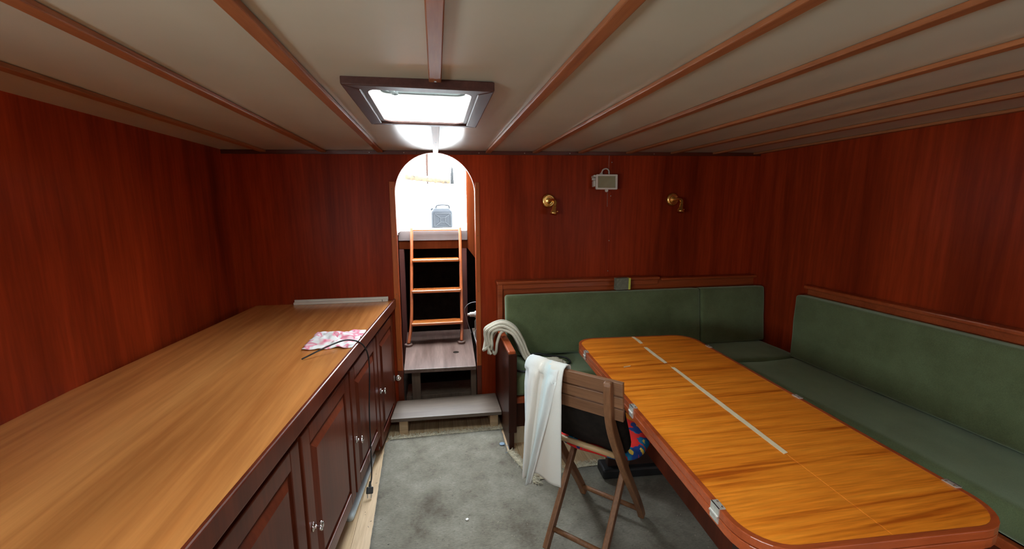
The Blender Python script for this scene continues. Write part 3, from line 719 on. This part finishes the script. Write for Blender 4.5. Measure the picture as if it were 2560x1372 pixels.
# side settee on the right hull
e = thing('side_settee', (2.2, 1.2, 0), 'mahogany side settee frame along the right hull panelling', 'settee')
obj('base_front', bx(1.97, 1.99, -0.2, 2.34, 0.0, 0.30), M_CAB, e)
obj('seat_rail', rbox(1.945, 1.975, -0.2, 2.34, 0.295, 0.335, 0.005), M_RAIL, e)
obj('seat_board', bx(1.975, XR - 0.002, -0.2, 2.34, 0.30, 0.325), M_CAB, e)
obj('end_panel', bx(1.95, XR - 0.002, -0.235, -0.2, 0.0, 0.64), M_CAB, e, bevel=0.003)
obj('back_panel', bx(2.47, XR - 0.002, -0.2, 2.34, 0.325, 0.955), M_RAIL, e)
obj('top_rail', rbox(2.43, XR - 0.002, -0.2, 2.34, 0.955, 0.978, 0.006), M_RAIL, e)
cushion('seat_cushion', 1.96, 2.455, -0.19, 2.34, 0.336, 0.468, 0.025, None, 'long green velvet seat cushion along the right hull', 'cushion', 'settee cushions', seed=20)
bk = cushion('back_cushion', 0, 2.52, 0, 0.09, 0.47, 0.905, 0.02, T(2.365, 2.335, 0.012) @ RZ(-90), 'long green velvet back cushion along the right hull', 'cushion', 'settee cushions', seed=25)

# foam block on the settee back
e = thing('foam_block', (1.335, 2.80, 0.9), 'grey-green foam block with a lime edge on the settee back', 'block')
FM = T(1.277, 2.785, 0.899) @ RZ(6)
obj('foam_body', rbox(0, 0.098, -0.02, 0.02, 0.0, 0.088, 0.002, M=FM), M_FOAM, e)
obj('lime_face', rbox(0.098, 0.116, -0.02, 0.02, 0.0, 0.086, 0.002, M=FM), M_LIME, e)

# rope hank over the end panel
core = [(0.345, 2.64, 0.600), (0.340, 2.64, 0.650), (0.352, 2.62, 0.695), (0.400, 2.61, 0.706), (0.462, 2.59, 0.680), (0.503, 2.57, 0.606), (0.530, 2.53, 0.540), (0.60, 2.50, 0.502), (0.685, 2.50, 0.494), (0.775, 2.50, 0.488)]
rope = BM(); rs = random.Random(3)
def rope_pt(i, a, b):
    n = len(core); x, y, z = core[i]
    t = (Vector(core[min(i + 1, n - 1)]) - Vector(core[max(i - 1, 0)])).normalized(); side = Vector((0, 1, 0)); nrm = t.cross(side)
    if nrm.z < 0 and i > 2: nrm = -nrm
    if i <= 2: nrm = Vector((-1, 0, 0.35)).normalized()
    ws = 0.048 + (0.02 if i in (4, 5, 6) else 0); hs = 0.026 if i < 7 else 0.008
    p = Vector((x, y, z)) + side * (-a * ws + rs.uniform(-0.003, 0.003)) + nrm * (b * hs + rs.uniform(-0.002, 0.002))
    if i >= 7: p.z = 0.484 + 0.014 * max(0, b); p.x += rs.uniform(-0.03, 0.03) if i == 9 else 0
    elif i == 6: p.z = max(p.z, 0.515)
    return p
pairs = [((-1.0, 0.15), (-0.35, 0.15)), ((0.25, 0.15), (0.95, 0.2)), ((-0.75, 0.95), (0.15, 0.95)), ((0.55, 0.95), (-0.15, 0.2)), ((-0.4, 1.7), (0.5, 1.65)), ((0.9, 0.95), (0.1, 1.75)), ((-0.95, 0.8), (-0.55, 0.15))]
for k, (pa, pb) in enumerate(pairs):                  # each turn of the hank runs up, loops round outside the panel and comes back
    drop = rs.uniform(0.02, 0.075)
    up = [rope_pt(i, *pa) for i in range(len(core) - 1, -1, -1)]; dn = [rope_pt(i, *pb) for i in range(len(core))]
    lo = (up[-1] + dn[0]) * 0.5; lo.z -= drop; lo.x = min(lo.x, 0.366) - 0.004 * k
    q1, q2 = up[-1].lerp(lo, 0.55), dn[0].lerp(lo, 0.55); q1.z = q2.z = lo.z + drop * 0.35
    tube(rope, smooth_path(up + [q1, lo, q2] + dn, 6), 0.0098, 9)
tube(rope, smooth_path([(0.43, 2.58, 0.70), (0.392, 2.56, 0.690), (0.368, 2.555, 0.63), (0.362, 2.565, 0.565), (0.355, 2.60, 0.535), (0.345, 2.63, 0.56), (0.345, 2.64, 0.62), (0.37, 2.63, 0.68), (0.42, 2.62, 0.71)], 6), 0.0095, 9)
tube(rope, smooth_path([(0.335, 2.60, 0.665), (0.315, 2.61, 0.62), (0.318, 2.60, 0.565), (0.330, 2.58, 0.54)], 6), 0.009, 9)
for x, y, r in ((0.70, 2.52, 0.055), (0.66, 2.47, 0.05), (0.735, 2.46, 0.045)):
    tube(rope, [(x + r * 1.5 * math.cos(a * math.pi / 12), y + r * 0.6 * math.sin(a * math.pi / 12), 0.486 + 0.012 * abs(math.sin(a * math.pi / 7 + x * 9))) for a in range(24)], 0.0095, 9, closed=True)
o = obj('rope_hank', rope, M_ROPE, smooth=True); tag(o, 'thick hank of cream rope draped over the settee end panel', 'rope')
o = obj('black_cord', join(tb(smooth_path([(0.60, 2.60, 0.515), (0.66, 2.59, 0.520), (0.72, 2.58, 0.505), (0.78, 2.57, 0.500), (0.835, 2.55, 0.493), (0.85, 2.50, 0.480), (0.80, 2.46, 0.480)], 6), 0.007, 8),
                           tb(smooth_path([(0.46, 2.44, 0.480), (0.50, 2.41, 0.478), (0.55, 2.40, 0.482), (0.60, 2.41, 0.478)], 6), 0.007, 8)), M_BLACK, smooth=True); tag(o, 'black cord lying among the rope on the green seat', 'cord')

# ------------------------------------------------------------------ wall lights and floodlight
def sconce(x, z, label):
    e = thing('wall_lamp', (x, YF, z), label, 'lamp', 'brass wall lamps')
    obj('back_plate', lathe([(0.050, 0), (0.052, 0.006), (0.047, 0.018), (0.036, 0.028), (0.030, 0.022), (0.018, 0.024), (0.012, 0.030), (0.004, 0.031)], 28, T(x, YF, z) @ RX(90)), M_BRASS, e, smooth=True)
    a = obj('arm', tb(smooth_path([(x, YF - 0.028, z), (x + 0.018, YF - 0.055, z + 0.004), (x + 0.030, YF - 0.085, z - 0.008), (x + 0.022, YF - 0.10, z - 0.045)], 5), [0.012] * 16, 12), M_BRASS, e, smooth=True)
    obj('lamp_holder', lathe([(0.010, 0), (0.014, 0.006), (0.015, 0.03), (0.022, 0.04), (0.028, 0.055), (0.024, 0.062), (0.018, 0.058), (0.004, 0.056)], 20, T(x + 0.023, YF - 0.10, z - 0.036) @ RY(12) @ RX(172)), M_BRASS, e, smooth=True)
    obj('switch_knob', lathe([(0.004, 0), (0.004, 0.016), (0.007, 0.017), (0.006, 0.024)], 10, T(x + 0.022, YF - 0.10, z - 0.075) @ RY(90)), M_BRASS, a, smooth=True)


sconce(0.795, 1.543, 'polished brass wall lamp left of the floodlight')
sconce(1.768, 1.555, 'polished brass wall lamp right of the floodlight')

e = thing('floodlight', (1.2, YF, 1.68), 'off-white square floodlight with a cable loop on the bulkhead', 'floodlight')
FM = T(1.205, 2.845, 1.675) @ RZ(-6) @ RX(-4)
obj('bezel', ring(rrect(-0.078, 0.078, -0.053, 0.053, 0.006), rrect(-0.064, 0.064, -0.041, 0.041, 0.003), -0.008, 0.010, FM @ RX(90)), M_PLASTIC, e, bevel=0.002)
obj('housing', join(rbox(-0.072, 0.072, 0.008, 0.04, -0.048, 0.048, 0.006, M=FM), rbox(-0.05, 0.05, 0.038, 0.06, -0.03, 0.03, 0.008, M=FM)), M_PLASTIC, e)
obj('reflector', bx(-0.064, 0.064, 0.004, 0.0075, -0.041, 0.041, M=FM), M_REFL, e)
obj('pane', bx(-0.064, 0.064, -0.004, -0.002, -0.041, 0.041, M=FM), M_GLASS, e)
obj('bracket', join(rbox(-0.094, -0.072, 0.0, 0.07, 0.036, 0.050, 0.003, M=FM), rbox(-0.092, -0.076, 0.01, 0.05, -0.03, 0.012, 0.003, M=FM), bx(-0.09, 0.03, 0.06, 0.074, 0.02, 0.05, M=FM)), M_PLASTIC, e)
obj('hinge_lug', lathe([(0.011, -0.006), (0.011, 0.006)], 14, FM @ T(0.0, -0.002, -0.06) @ RX(90)), M_PLASTIC, e)
obj('cable_gland', lathe([(0.013, 0), (0.013, 0.014), (0.009, 0.02), (0.006, 0.026)], 12, FM @ T(-0.035, 0.028, 0.046) @ RY(18)), M_PLASTIC, e)
c0 = [FM @ Vector(p) for p in ((-0.028, 0.028, 0.070), (-0.018, 0.03, 0.090), (0.008, 0.04, 0.100), (0.030, 0.05, 0.090), (0.036, 0.060, 0.068), (0.030, 0.066, 0.05))]
obj('cable', tb(smooth_path(c0, 6), 0.005, 8), M_PLASTIC, e, smooth=True)
o = obj('bell_wire', tb([(1.247, YF - 0.004, 1.50), (1.2445, YF - 0.004, 1.62), (1.247, YF - 0.004, 1.745), (1.249, YF - 0.004, 1.868)], 0.002, 6), plain('pinkish_wire', (0.34, 0.15, 0.11, 1), 0.5)); tag(o, 'thin wire running up the bulkhead behind the floodlight', 'wire')

# ------------------------------------------------------------------ folding table
TM = T(1.064, 1.41, 0) @ RZ(-3.5)
e = thing('folding_table', (1.064, 1.41, 0), 'orange varnished folding table with hinged leaves', 'table')
hw, hl = 0.345, 0.75
for s in (-1, 1):
    x0, x1 = (-hw, -0.0008) if s < 0 else (0.0008, hw)
    r = 0.11
    pts = []
    q = rrect(-hw, hw, -hl, hl, r, 8)
    half = [p for p in q if (p[0] < 0) == (s < 0)]
    if s < 0: half = [(-0.0008, hl)] + half + [(-0.0008, -hl)]
    else: half = [p for p in half if p[1] > 0] + [(0.0008, hl), (0.0008, -hl)] + [p for p in half if p[1] < 0]
    lf = obj('upper_leaf', prism(half, 0.731, 0.75, TM), M_TABLE, e, bevel=0.0015)
    lip = []
    obj('lower_leaf', prism(half, 0.702, 0.7255, TM), M_RAIL, e, bevel=0.002)
edge_o = rrect(-hw - 0.004, hw + 0.004, -hl - 0.004, hl + 0.004, r + 0.004, 8); edge_i = rrect(-hw + 0.012, hw - 0.012, -hl + 0.012, hl - 0.012, r - 0.012, 8)
obj('edge_band', ring(edge_o, edge_i, 0.7285, 0.7508, TM), M_RAIL, e, bevel=0.002)
obj('edge_band', ring(edge_o, edge_i, 0.7005, 0.7262, TM), M_RAIL, e, bevel=0.002)
obj('core_board', prism(rrect(-hw + 0.01, hw - 0.01, -hl + 0.01, hl - 0.01, r, 6), 0.725, 0.7305, TM), M_DKMETAL, e)
for yy in (0.535, -0.07, -0.6):
    for s in (-1, 1):
        h = obj('hinge', join(bx(-0.008, 0.012, -0.017, 0.017, 0.7508, 0.7528, M=TM @ T(-hw * 1 if s < 0 else hw, yy, 0) @ RZ(0 if s < 0 else 180)),
                              bx(-0.007, -0.004, -0.017, 0.017, 0.710, 0.7528, M=TM @ T(-hw if s < 0 else hw, yy, 0) @ RZ(0 if s < 0 else 180)),
                              tb([TM @ Vector((s * (hw + 0.007), yy - 0.017, 0.728)), TM @ Vector((s * (hw + 0.007), yy + 0.017, 0.728))], 0.004, 8)), M_HINGE, e)
        for k in (-1, 1):
            obj('screw_head', lathe([(0.0035, 0), (0.002, 0.0015)], 8, TM @ T(s * (hw - 0.006), yy + 0.010 * k, 0.7528)), M_CHROME, h)
for yy in (0.56, -0.5):
    obj('pedestal', join(bx(-0.20, 0.20, yy - 0.02, yy + 0.02, 0.07, 0.70, M=TM), bx(-0.24, 0.24, yy - 0.05, yy + 0.05, 0.665, 0.70, M=TM)), plain('dark_pedestal', (0.03, 0.012, 0.008, 1), 0.5), e, bevel=0.004)
    obj('foot', rbox(-0.235, 0.235, yy - 0.055, yy + 0.055, 0.017, 0.076, 0.012, M=TM), M_BLACK, e)
obj('stretcher', bx(-0.02, 0.02, -0.5, 0.56, 0.2, 0.3, M=TM), M_CAB, e)
for k, (y0, y1, dx, sk) in enumerate(((0.755 - 0.012, 0.62, 0.0, 0.004), (0.565, 0.33, -0.006, -0.002), (0.28, -0.42, 0.0, 0.0))):
    bm = prism([(-0.009 + dx, y0), (-0.011 + dx + sk, (y0 + y1) / 2), (-0.009 + dx, y1), (0.009 + dx, y1 + 0.006), (0.010 + dx + sk, (y0 + y1) / 2), (0.008 + dx, y0 - 0.004)], 0.7509, 0.7517, TM)
    o = obj('tape_strip', bm, M_TAPE); tag(o, ['short strip of cream tape at the far end of the table seam', 'middle strip of cream tape along the table seam', 'long strip of cream tape along the near table seam'][k], 'tape', 'tape strips on the table')

o = obj('tape_scrap', prism([(-0.022, -0.003), (0.018, -0.002), (0.022, 0.002), (-0.018, 0.003)], 0.7509, 0.7515, T(0.872, 1.735, 0) @ RZ(12)), M_TAPE); tag(o, 'tiny cream scrap lying loose on the left table leaf', 'scrap')

# ------------------------------------------------------------------ folding chair
LV = Vector((0.714, -0.70, 0)); NV = Vector((0.70, 0.714, 0))
def W(u, v, z): return NV * u + LV * v + Vector((0, 0, z))
vR, vL = -0.508, -0.812
cbase = W(1.62, -0.648, 0)
e = thing('folding_chair', cbase, 'brown wooden folding chair pulled up to the table', 'chair')
stile = [(1.374, 0.868), (1.384, 0.82), (1.400, 0.74), (1.424, 0.675), (1.460, 0.605), (1.508, 0.525), (1.565, 0.43), (1.65, 0.305), (1.74, 0.176), (1.806, 0.075), (1.836, 0.019)]
for v in (vR, vL):
    pth = smooth_path([W(u, v + 0.028 * max(0, 1 - z / 0.7), z) for u, z in stile], 3)
    n = len(pth)
    hh = [0.034 + 0.012 * math.exp(-((i / n - 0.42) / 0.22) ** 2) for i in range(n)]
    hh[0] = 0.02; hh[1] = 0.03
    obj('back_stile', sweep(pth, LV, 0.03, hh), M_CHAIR, e, bevel=0.006)
for v in (vR - 0.013, vL + 0.043):
    pth = [W(1.705, v, 0.425), W(1.55, v, 0.215), W(1.40, v, 0.019)]
    obj('seat_leg', sweep(pth, LV, 0.024, 0.038), M_CHAIR, e, bevel=0.005)
CR = Matrix(((LV.x, NV.x, 0, 0), (LV.y, NV.y, 0, 0), (0, 0, 1, 0), (0, 0, 0, 1)))       # local x = across, y = forward
for z0, z1, u in ((0.812, 0.866, 1.396), (0.760, 0.806, 1.404), (0.703, 0.754, 1.415)):
    MM = T(*W(u, (vR + vL) / 2, (z0 + z1) / 2)) @ CR @ RX(9)
    obj('back_slat', rbox(-0.202, 0.202, 0.0, 0.017, -(z1 - z0) / 2, (z1 - z0) / 2, 0.002, 2, M=MM), M_SLAT, e)
obj('dowel', tb([W(1.520, vL + 0.01, 0.492), W(1.520, vR - 0.01, 0.492)], 0.0125, 12), plain('pale_dowel', (0.40, 0.25, 0.12, 1), 0.5), e, smooth=True)
obj('stretcher', tb([W(1.80, vL + 0.035, 0.075), W(1.80, vR + 0.015, 0.075)], 0.0115, 12), M_CHAIR, e, smooth=True)
obj('stretcher', tb([W(1.452, vL + 0.05, 0.085), W(1.452, vR - 0.02, 0.085)], 0.0115, 12), M_CHAIR, e, smooth=True)
obj('seat_board', prism(rrect(-0.112, 0.112, -0.14, 0.17, 0.02), 0.415, 0.43, T(*W(1.755, -0.655, 0)) @ CR), M_SLAT, e, bevel=0.003)
# floral cushion
bm = BM(); NR, NSEG = 9, 56; CC = T(*W(1.752, -0.642, 0.431)) @ CR @ RZ(6)
def sq(a, r):
    c, s = math.cos(a), math.sin(a); p = 3.2
    k = (abs(c) ** p + abs(s) ** p) ** (-1 / p); return (c * k * 0.20 * r, s * k * 0.20 * r)
prof = [(0.0, 0.0), (0.6, 0.0), (0.93, 0.004), (1.0, 0.018), (0.985, 0.03), (0.92, 0.039), (0.75, 0.044), (0.45, 0.046), (0.0, 0.046)]
rows = []
for r, z in prof:
    if r == 0: rows.append([bm.verts.new((0, 0, z))]); continue
    rows.append([bm.verts.new((*sq(2 * math.pi * k / NSEG, r * (1 + 0.02 * math.sin(5 * 2 * math.pi * k / NSEG))), z + (0.003 * noise.noise((k * 0.4, r * 5, 0)) if z > 0.01 else 0))) for k in range(NSEG)])
for a, b in zip(rows, rows[1:]):
    for k in range(NSEG):
        k2 = (k + 1) % NSEG
        if len(a) == 1: bm.faces.new((a[0], b[k2], b[k]))
        elif len(b) == 1: bm.faces.new((a[k], a[k2], b[0]))
        else: bm.faces.new((a[k], a[k2], b[k2], b[k]))
bm.transform(CC)
o = obj('chair_pad', bm, M_FLORAL, smooth=True); tag(o, 'red seat pad with blue flowers on the folding chair', 'seat pad')
# dark bag leaning on the chair back
bm = bx(-0.165, 0.165, -0.035, 0.035, 0.0, 0.27)
bmesh.ops.bevel(bm, geom=bm.edges[:], offset=0.03, segments=4, profile=0.5, affect='EDGES')
bmesh.ops.subdivide_edges(bm, edges=[ed for ed in bm.edges if ed.calc_length() > 0.1], cuts=10, use_grid_fill=True)
for v in bm.verts: v.co.y += 0.008 * noise.noise((v.co.x * 14, 0.3, v.co.z * 6)) + (0.01 if v.co.y > 0 else -0.004) * math.cos(v.co.x * 8)
bm.transform(T(*W(1.605, -0.645, 0.482)) @ CR @ RX(27))
o = obj('dark_bag', bm, M_BAG, smooth=True); tag(o, 'dark brown cloth bag leaning on the folding chair back', 'bag')

# towel over the chair back
bm = BM(); uvl = bm.loops.layers.uv.new('uv')
def sheet(nv, ns, fun, u0, u1):
    G = [[bm.verts.new(fun(i / (nv - 1), j / (ns - 1))) for j in range(ns)] for i in range(nv)]
    for i in range(nv - 1):
        for j in range(ns - 1):
            f = bm.faces.new((G[i][j], G[i + 1][j], G[i + 1][j + 1], G[i][j + 1]))
            for lp, (a, b) in zip(f.loops, ((i, j), (i + 1, j), (i + 1, j + 1), (i, j + 1))):
                lp[uvl].uv = (u0 + (u1 - u0) * a / (nv - 1), b / (ns - 1))
def drape(v, t, off, zbot):
    """t 0..1: from the far hem over the top edge of the slats and down the near side"""
    L1, L2, L3 = 0.16, 0.06, 0.875 - zbot; s = t * (L1 + L2 + L3)
    if s < L1: return 1.428 + off + 0.004, 0.868 - (L1 - s)
    if s < L1 + L2:
        a = math.pi * (s - L1) / L2; return 1.400 + (0.030 + off) * math.cos(a), 0.868 + (0.014 + off) * math.sin(a)
    d = s - L1 - L2; return 1.368 - off - 0.012 * min(1, d / 0.08), 0.868 - d
def outer(a, t):
    k = max(0, min(1, (t - 0.35) / 0.65))
    vl, vr = -0.854 - 0.004 * k, -0.706 - 0.115 * k ** 1.1
    v = vl + (vr - vl) * a
    f = (0.013 * math.sin(a * 12.5 + 0.9 + 0.5 * k) + 0.007 * math.sin(a * 29 + 1.5 * k)) * min(1, t * 1.5) + 0.006 * noise.noise((a * 4, t * 5, 2)) - 0.022 * math.exp(-((a - 0.52) / 0.045) ** 2) * -1
    u, z = drape(v, t, 0.009, 0.362 + 0.012 * math.sin(a * 5))
    return W(u + (f if t > 0.33 else -f * 0.3), v, z - 0.012 * (a if 0.2 < t < 0.36 else 0))
def inner(a, t):
    k = max(0, min(1, (t - 0.35) / 0.65))
    v = -0.835 + 0.149 * a
    f = 0.006 * math.sin(a * 9 + 2 * k) + 0.005 * noise.noise((a * 5, t * 4, 8))
    u, z = drape(v, t, 0.001, 0.388 + 0.010 * math.sin(a * 4 + 1))
    return W(u - (f if t > 0.33 else 0) * 0.6 + 0.010 * k, v, z)
sheet(42, 70, outer, 0.0, 0.62); sheet(24, 60, inner, 0.62, 1.0)
o = obj('towel', bm, M_TOWEL, smooth=True); s = o.modifiers.new('t', 'SOLIDIFY'); s.thickness = 0.005; s.offset = 0
tag(o, 'white terry towel draped over the folding chair back', 'towel')

# ------------------------------------------------------------------ rug with frayed edges
def rug_left(y): return -0.362 + 0.036 * max(0, (2.5 - y)) if y < 2.5 else -0.362 + 0.02 * ((y - 2.5) / 0.07) ** 2
def rug_right(y):
    if y > 2.30: return 0.392
    if y > 1.985: return 0.392 + (2.30 - y) / 0.315 * 0.098
    return None
def rz(x, y):
    z = 0.010 + 0.0035 * noise.noise((x * 4, y * 4, 0)) + 0.0015 * noise.noise((x * 17, y * 17, 4))
    for yc, hgt in ((2.528 + 0.012 * x, 0.003), (2.30 + 0.03 * noise.noise((x * 3, 0, 0)), 0.0035 * max(0, min(1, (x + 0.1) * 4)))):
        z += hgt * math.exp(-((y - yc) / 0.007) ** 2)
    return z
bm = BM()
ys = [2.568 - i * 0.0148 for i in range(41)]; ys[-1] = 1.985
NX = 40; G = []
for y in ys:
    l, r = rug_left(y), rug_right(y) if y > 1.985 else 0.49
    jl, jr = 0.004 * noise.noise((0, y * 22, 1)), 0.006 * noise.noise((3, y * 25, 1))
    G.append([bm.verts.new((l + jl + (r + jr - l - jl) * i / (NX - 1), y + 0.006 * noise.noise((i * 0.6, 3, 1)) * (1 if y > 2.55 else 0), rz(l + (r - l) * i / (NX - 1), y))) for i in range(NX)])
for a, b in zip(G, G[1:]):
    for i in range(NX - 1): bm.faces.new((a[i], a[i + 1], b[i + 1], b[i]))
ys2 = [1.985 - i * 0.03 for i in range(0, 126)]
G2 = []; xs_r = [0.49 + i * 0.035 for i in range(1, 42)]
for k, y in enumerate(ys2):
    l = rug_left(y) + (0.004 * noise.noise((0, y * 22, 1)))
    if k == 0: row = list(G[-1])
    else: row = [bm.verts.new((l + (0.49 - l) * i / (NX - 1), y, rz(l + (0.49 - l) * i / (NX - 1), y))) for i in range(NX)]
    for x in xs_r:
        yy = y if k else 2.0 + 0.075 * min(1, (x - 0.49) / 0.3) + 0.008 * noise.noise((x * 9, 1, 1))
        row.append(bm.verts.new((x, yy, rz(x, yy))))
    G2.append(row)
for a, b in zip(G2, G2[1:]):
    for i in range(len(a) - 1): bm.faces.new((a[i], a[i + 1], b[i + 1], b[i]))
rug = obj('rug', bm, M_RUG, smooth=True); s = rug.modifiers.new('t', 'SOLIDIFY'); s.thickness = 0.009; s.offset = -1
tag(rug, 'large worn grey rug with frayed cream fringes', 'rug')
fr = BM(); rs = random.Random(11)
def strand(p, d, ln, r=0.0013):
    pts = [Vector(p)]; d = Vector(d).normalized()
    for k in range(4):
        d = (d + Vector((rs.uniform(-0.6, 0.6), rs.uniform(-0.6, 0.6), rs.uniform(-0.25, 0.25)))).normalized()
        q = pts[-1] + d * ln / 4; q.z = max(0.003, min(0.022, q.z)); pts.append(q)
    tube(fr, pts, r, 4, cap=False)
for i in range(700):
    x = rs.uniform(-0.34, 0.395); strand((x, 2.562, 0.009 + rs.uniform(0, 0.006)), (rs.uniform(-0.6, 0.6), 1, 0), rs.uniform(0.02, 0.055))
for i in range(620):
    t = rs.random(); y = 2.295 - 0.31 * t; x = 0.394 + 0.096 * t
    strand((x - 0.008, y, 0.011 + rs.uniform(0, 0.010)), (1, rs.uniform(-0.7, 0.7), 0.1), rs.uniform(0.025, 0.06))
for i in range(900):
    x = rs.uniform(0.49, 1.5); y = 2.0 + 0.075 * min(1, (x - 0.49) / 0.3)
    strand((x, y - 0.006, 0.010 + rs.uniform(0, 0.006)), (rs.uniform(-0.6, 0.6), 1, 0), rs.uniform(0.03, 0.065))
obj('fringe', fr, M_FRINGE, rug, kind='stuff')

# small litter on the rug and the floor
o = obj('blue_cap', join(lathe([(0.016, 0), (0.017, 0.002), (0.015, 0.005), (0.006, 0.006)], 20, T(0.369, 2.382, 0.013)), tb(smooth_path([(0.372, 2.37, 0.016), (0.398, 2.352, 0.017), (0.404, 2.32, 0.018), (0.392, 2.29, 0.017), (0.375, 2.278, 0.016)], 6), 0.0014, 6)), M_BLUE); tag(o, 'flat blue cap with a thin tail lying on the rug', 'cap')
o = obj('white_crumb', rbox(-0.007, 0.007, -0.006, 0.006, 0, 0.007, 0.0025, 2, M=T(0.104, 1.778, 0.011) @ RZ(30)), M_WHITE, smooth=True); tag(o, 'small white crumb on the middle of the rug', 'crumb')
db = BM(); rs = random.Random(5)
for i in range(240):
    x, y = rs.uniform(-0.41, 1.3), rs.uniform(1.25, 2.5)
    if x > 0.4 and y > 1.95: continue
    z = rz(x, y) + 0.0012 if x > rug_left(y) + 0.01 else 0.0008
    L = rs.uniform(0.002, 0.009); box(db, -L / 2, L / 2, -0.0009, 0.0009, -0.0006, 0.0008, M=T(x, y, z) @ RZ(rs.uniform(0, 180)))
o = obj('floor_litter', db, plain('litter_flecks', (0.30, 0.26, 0.20, 1), 0.9, var=0.9, nscale=14), kind='stuff'); tag(o, 'scattered crumbs and flecks on the rug and planks', 'litter')
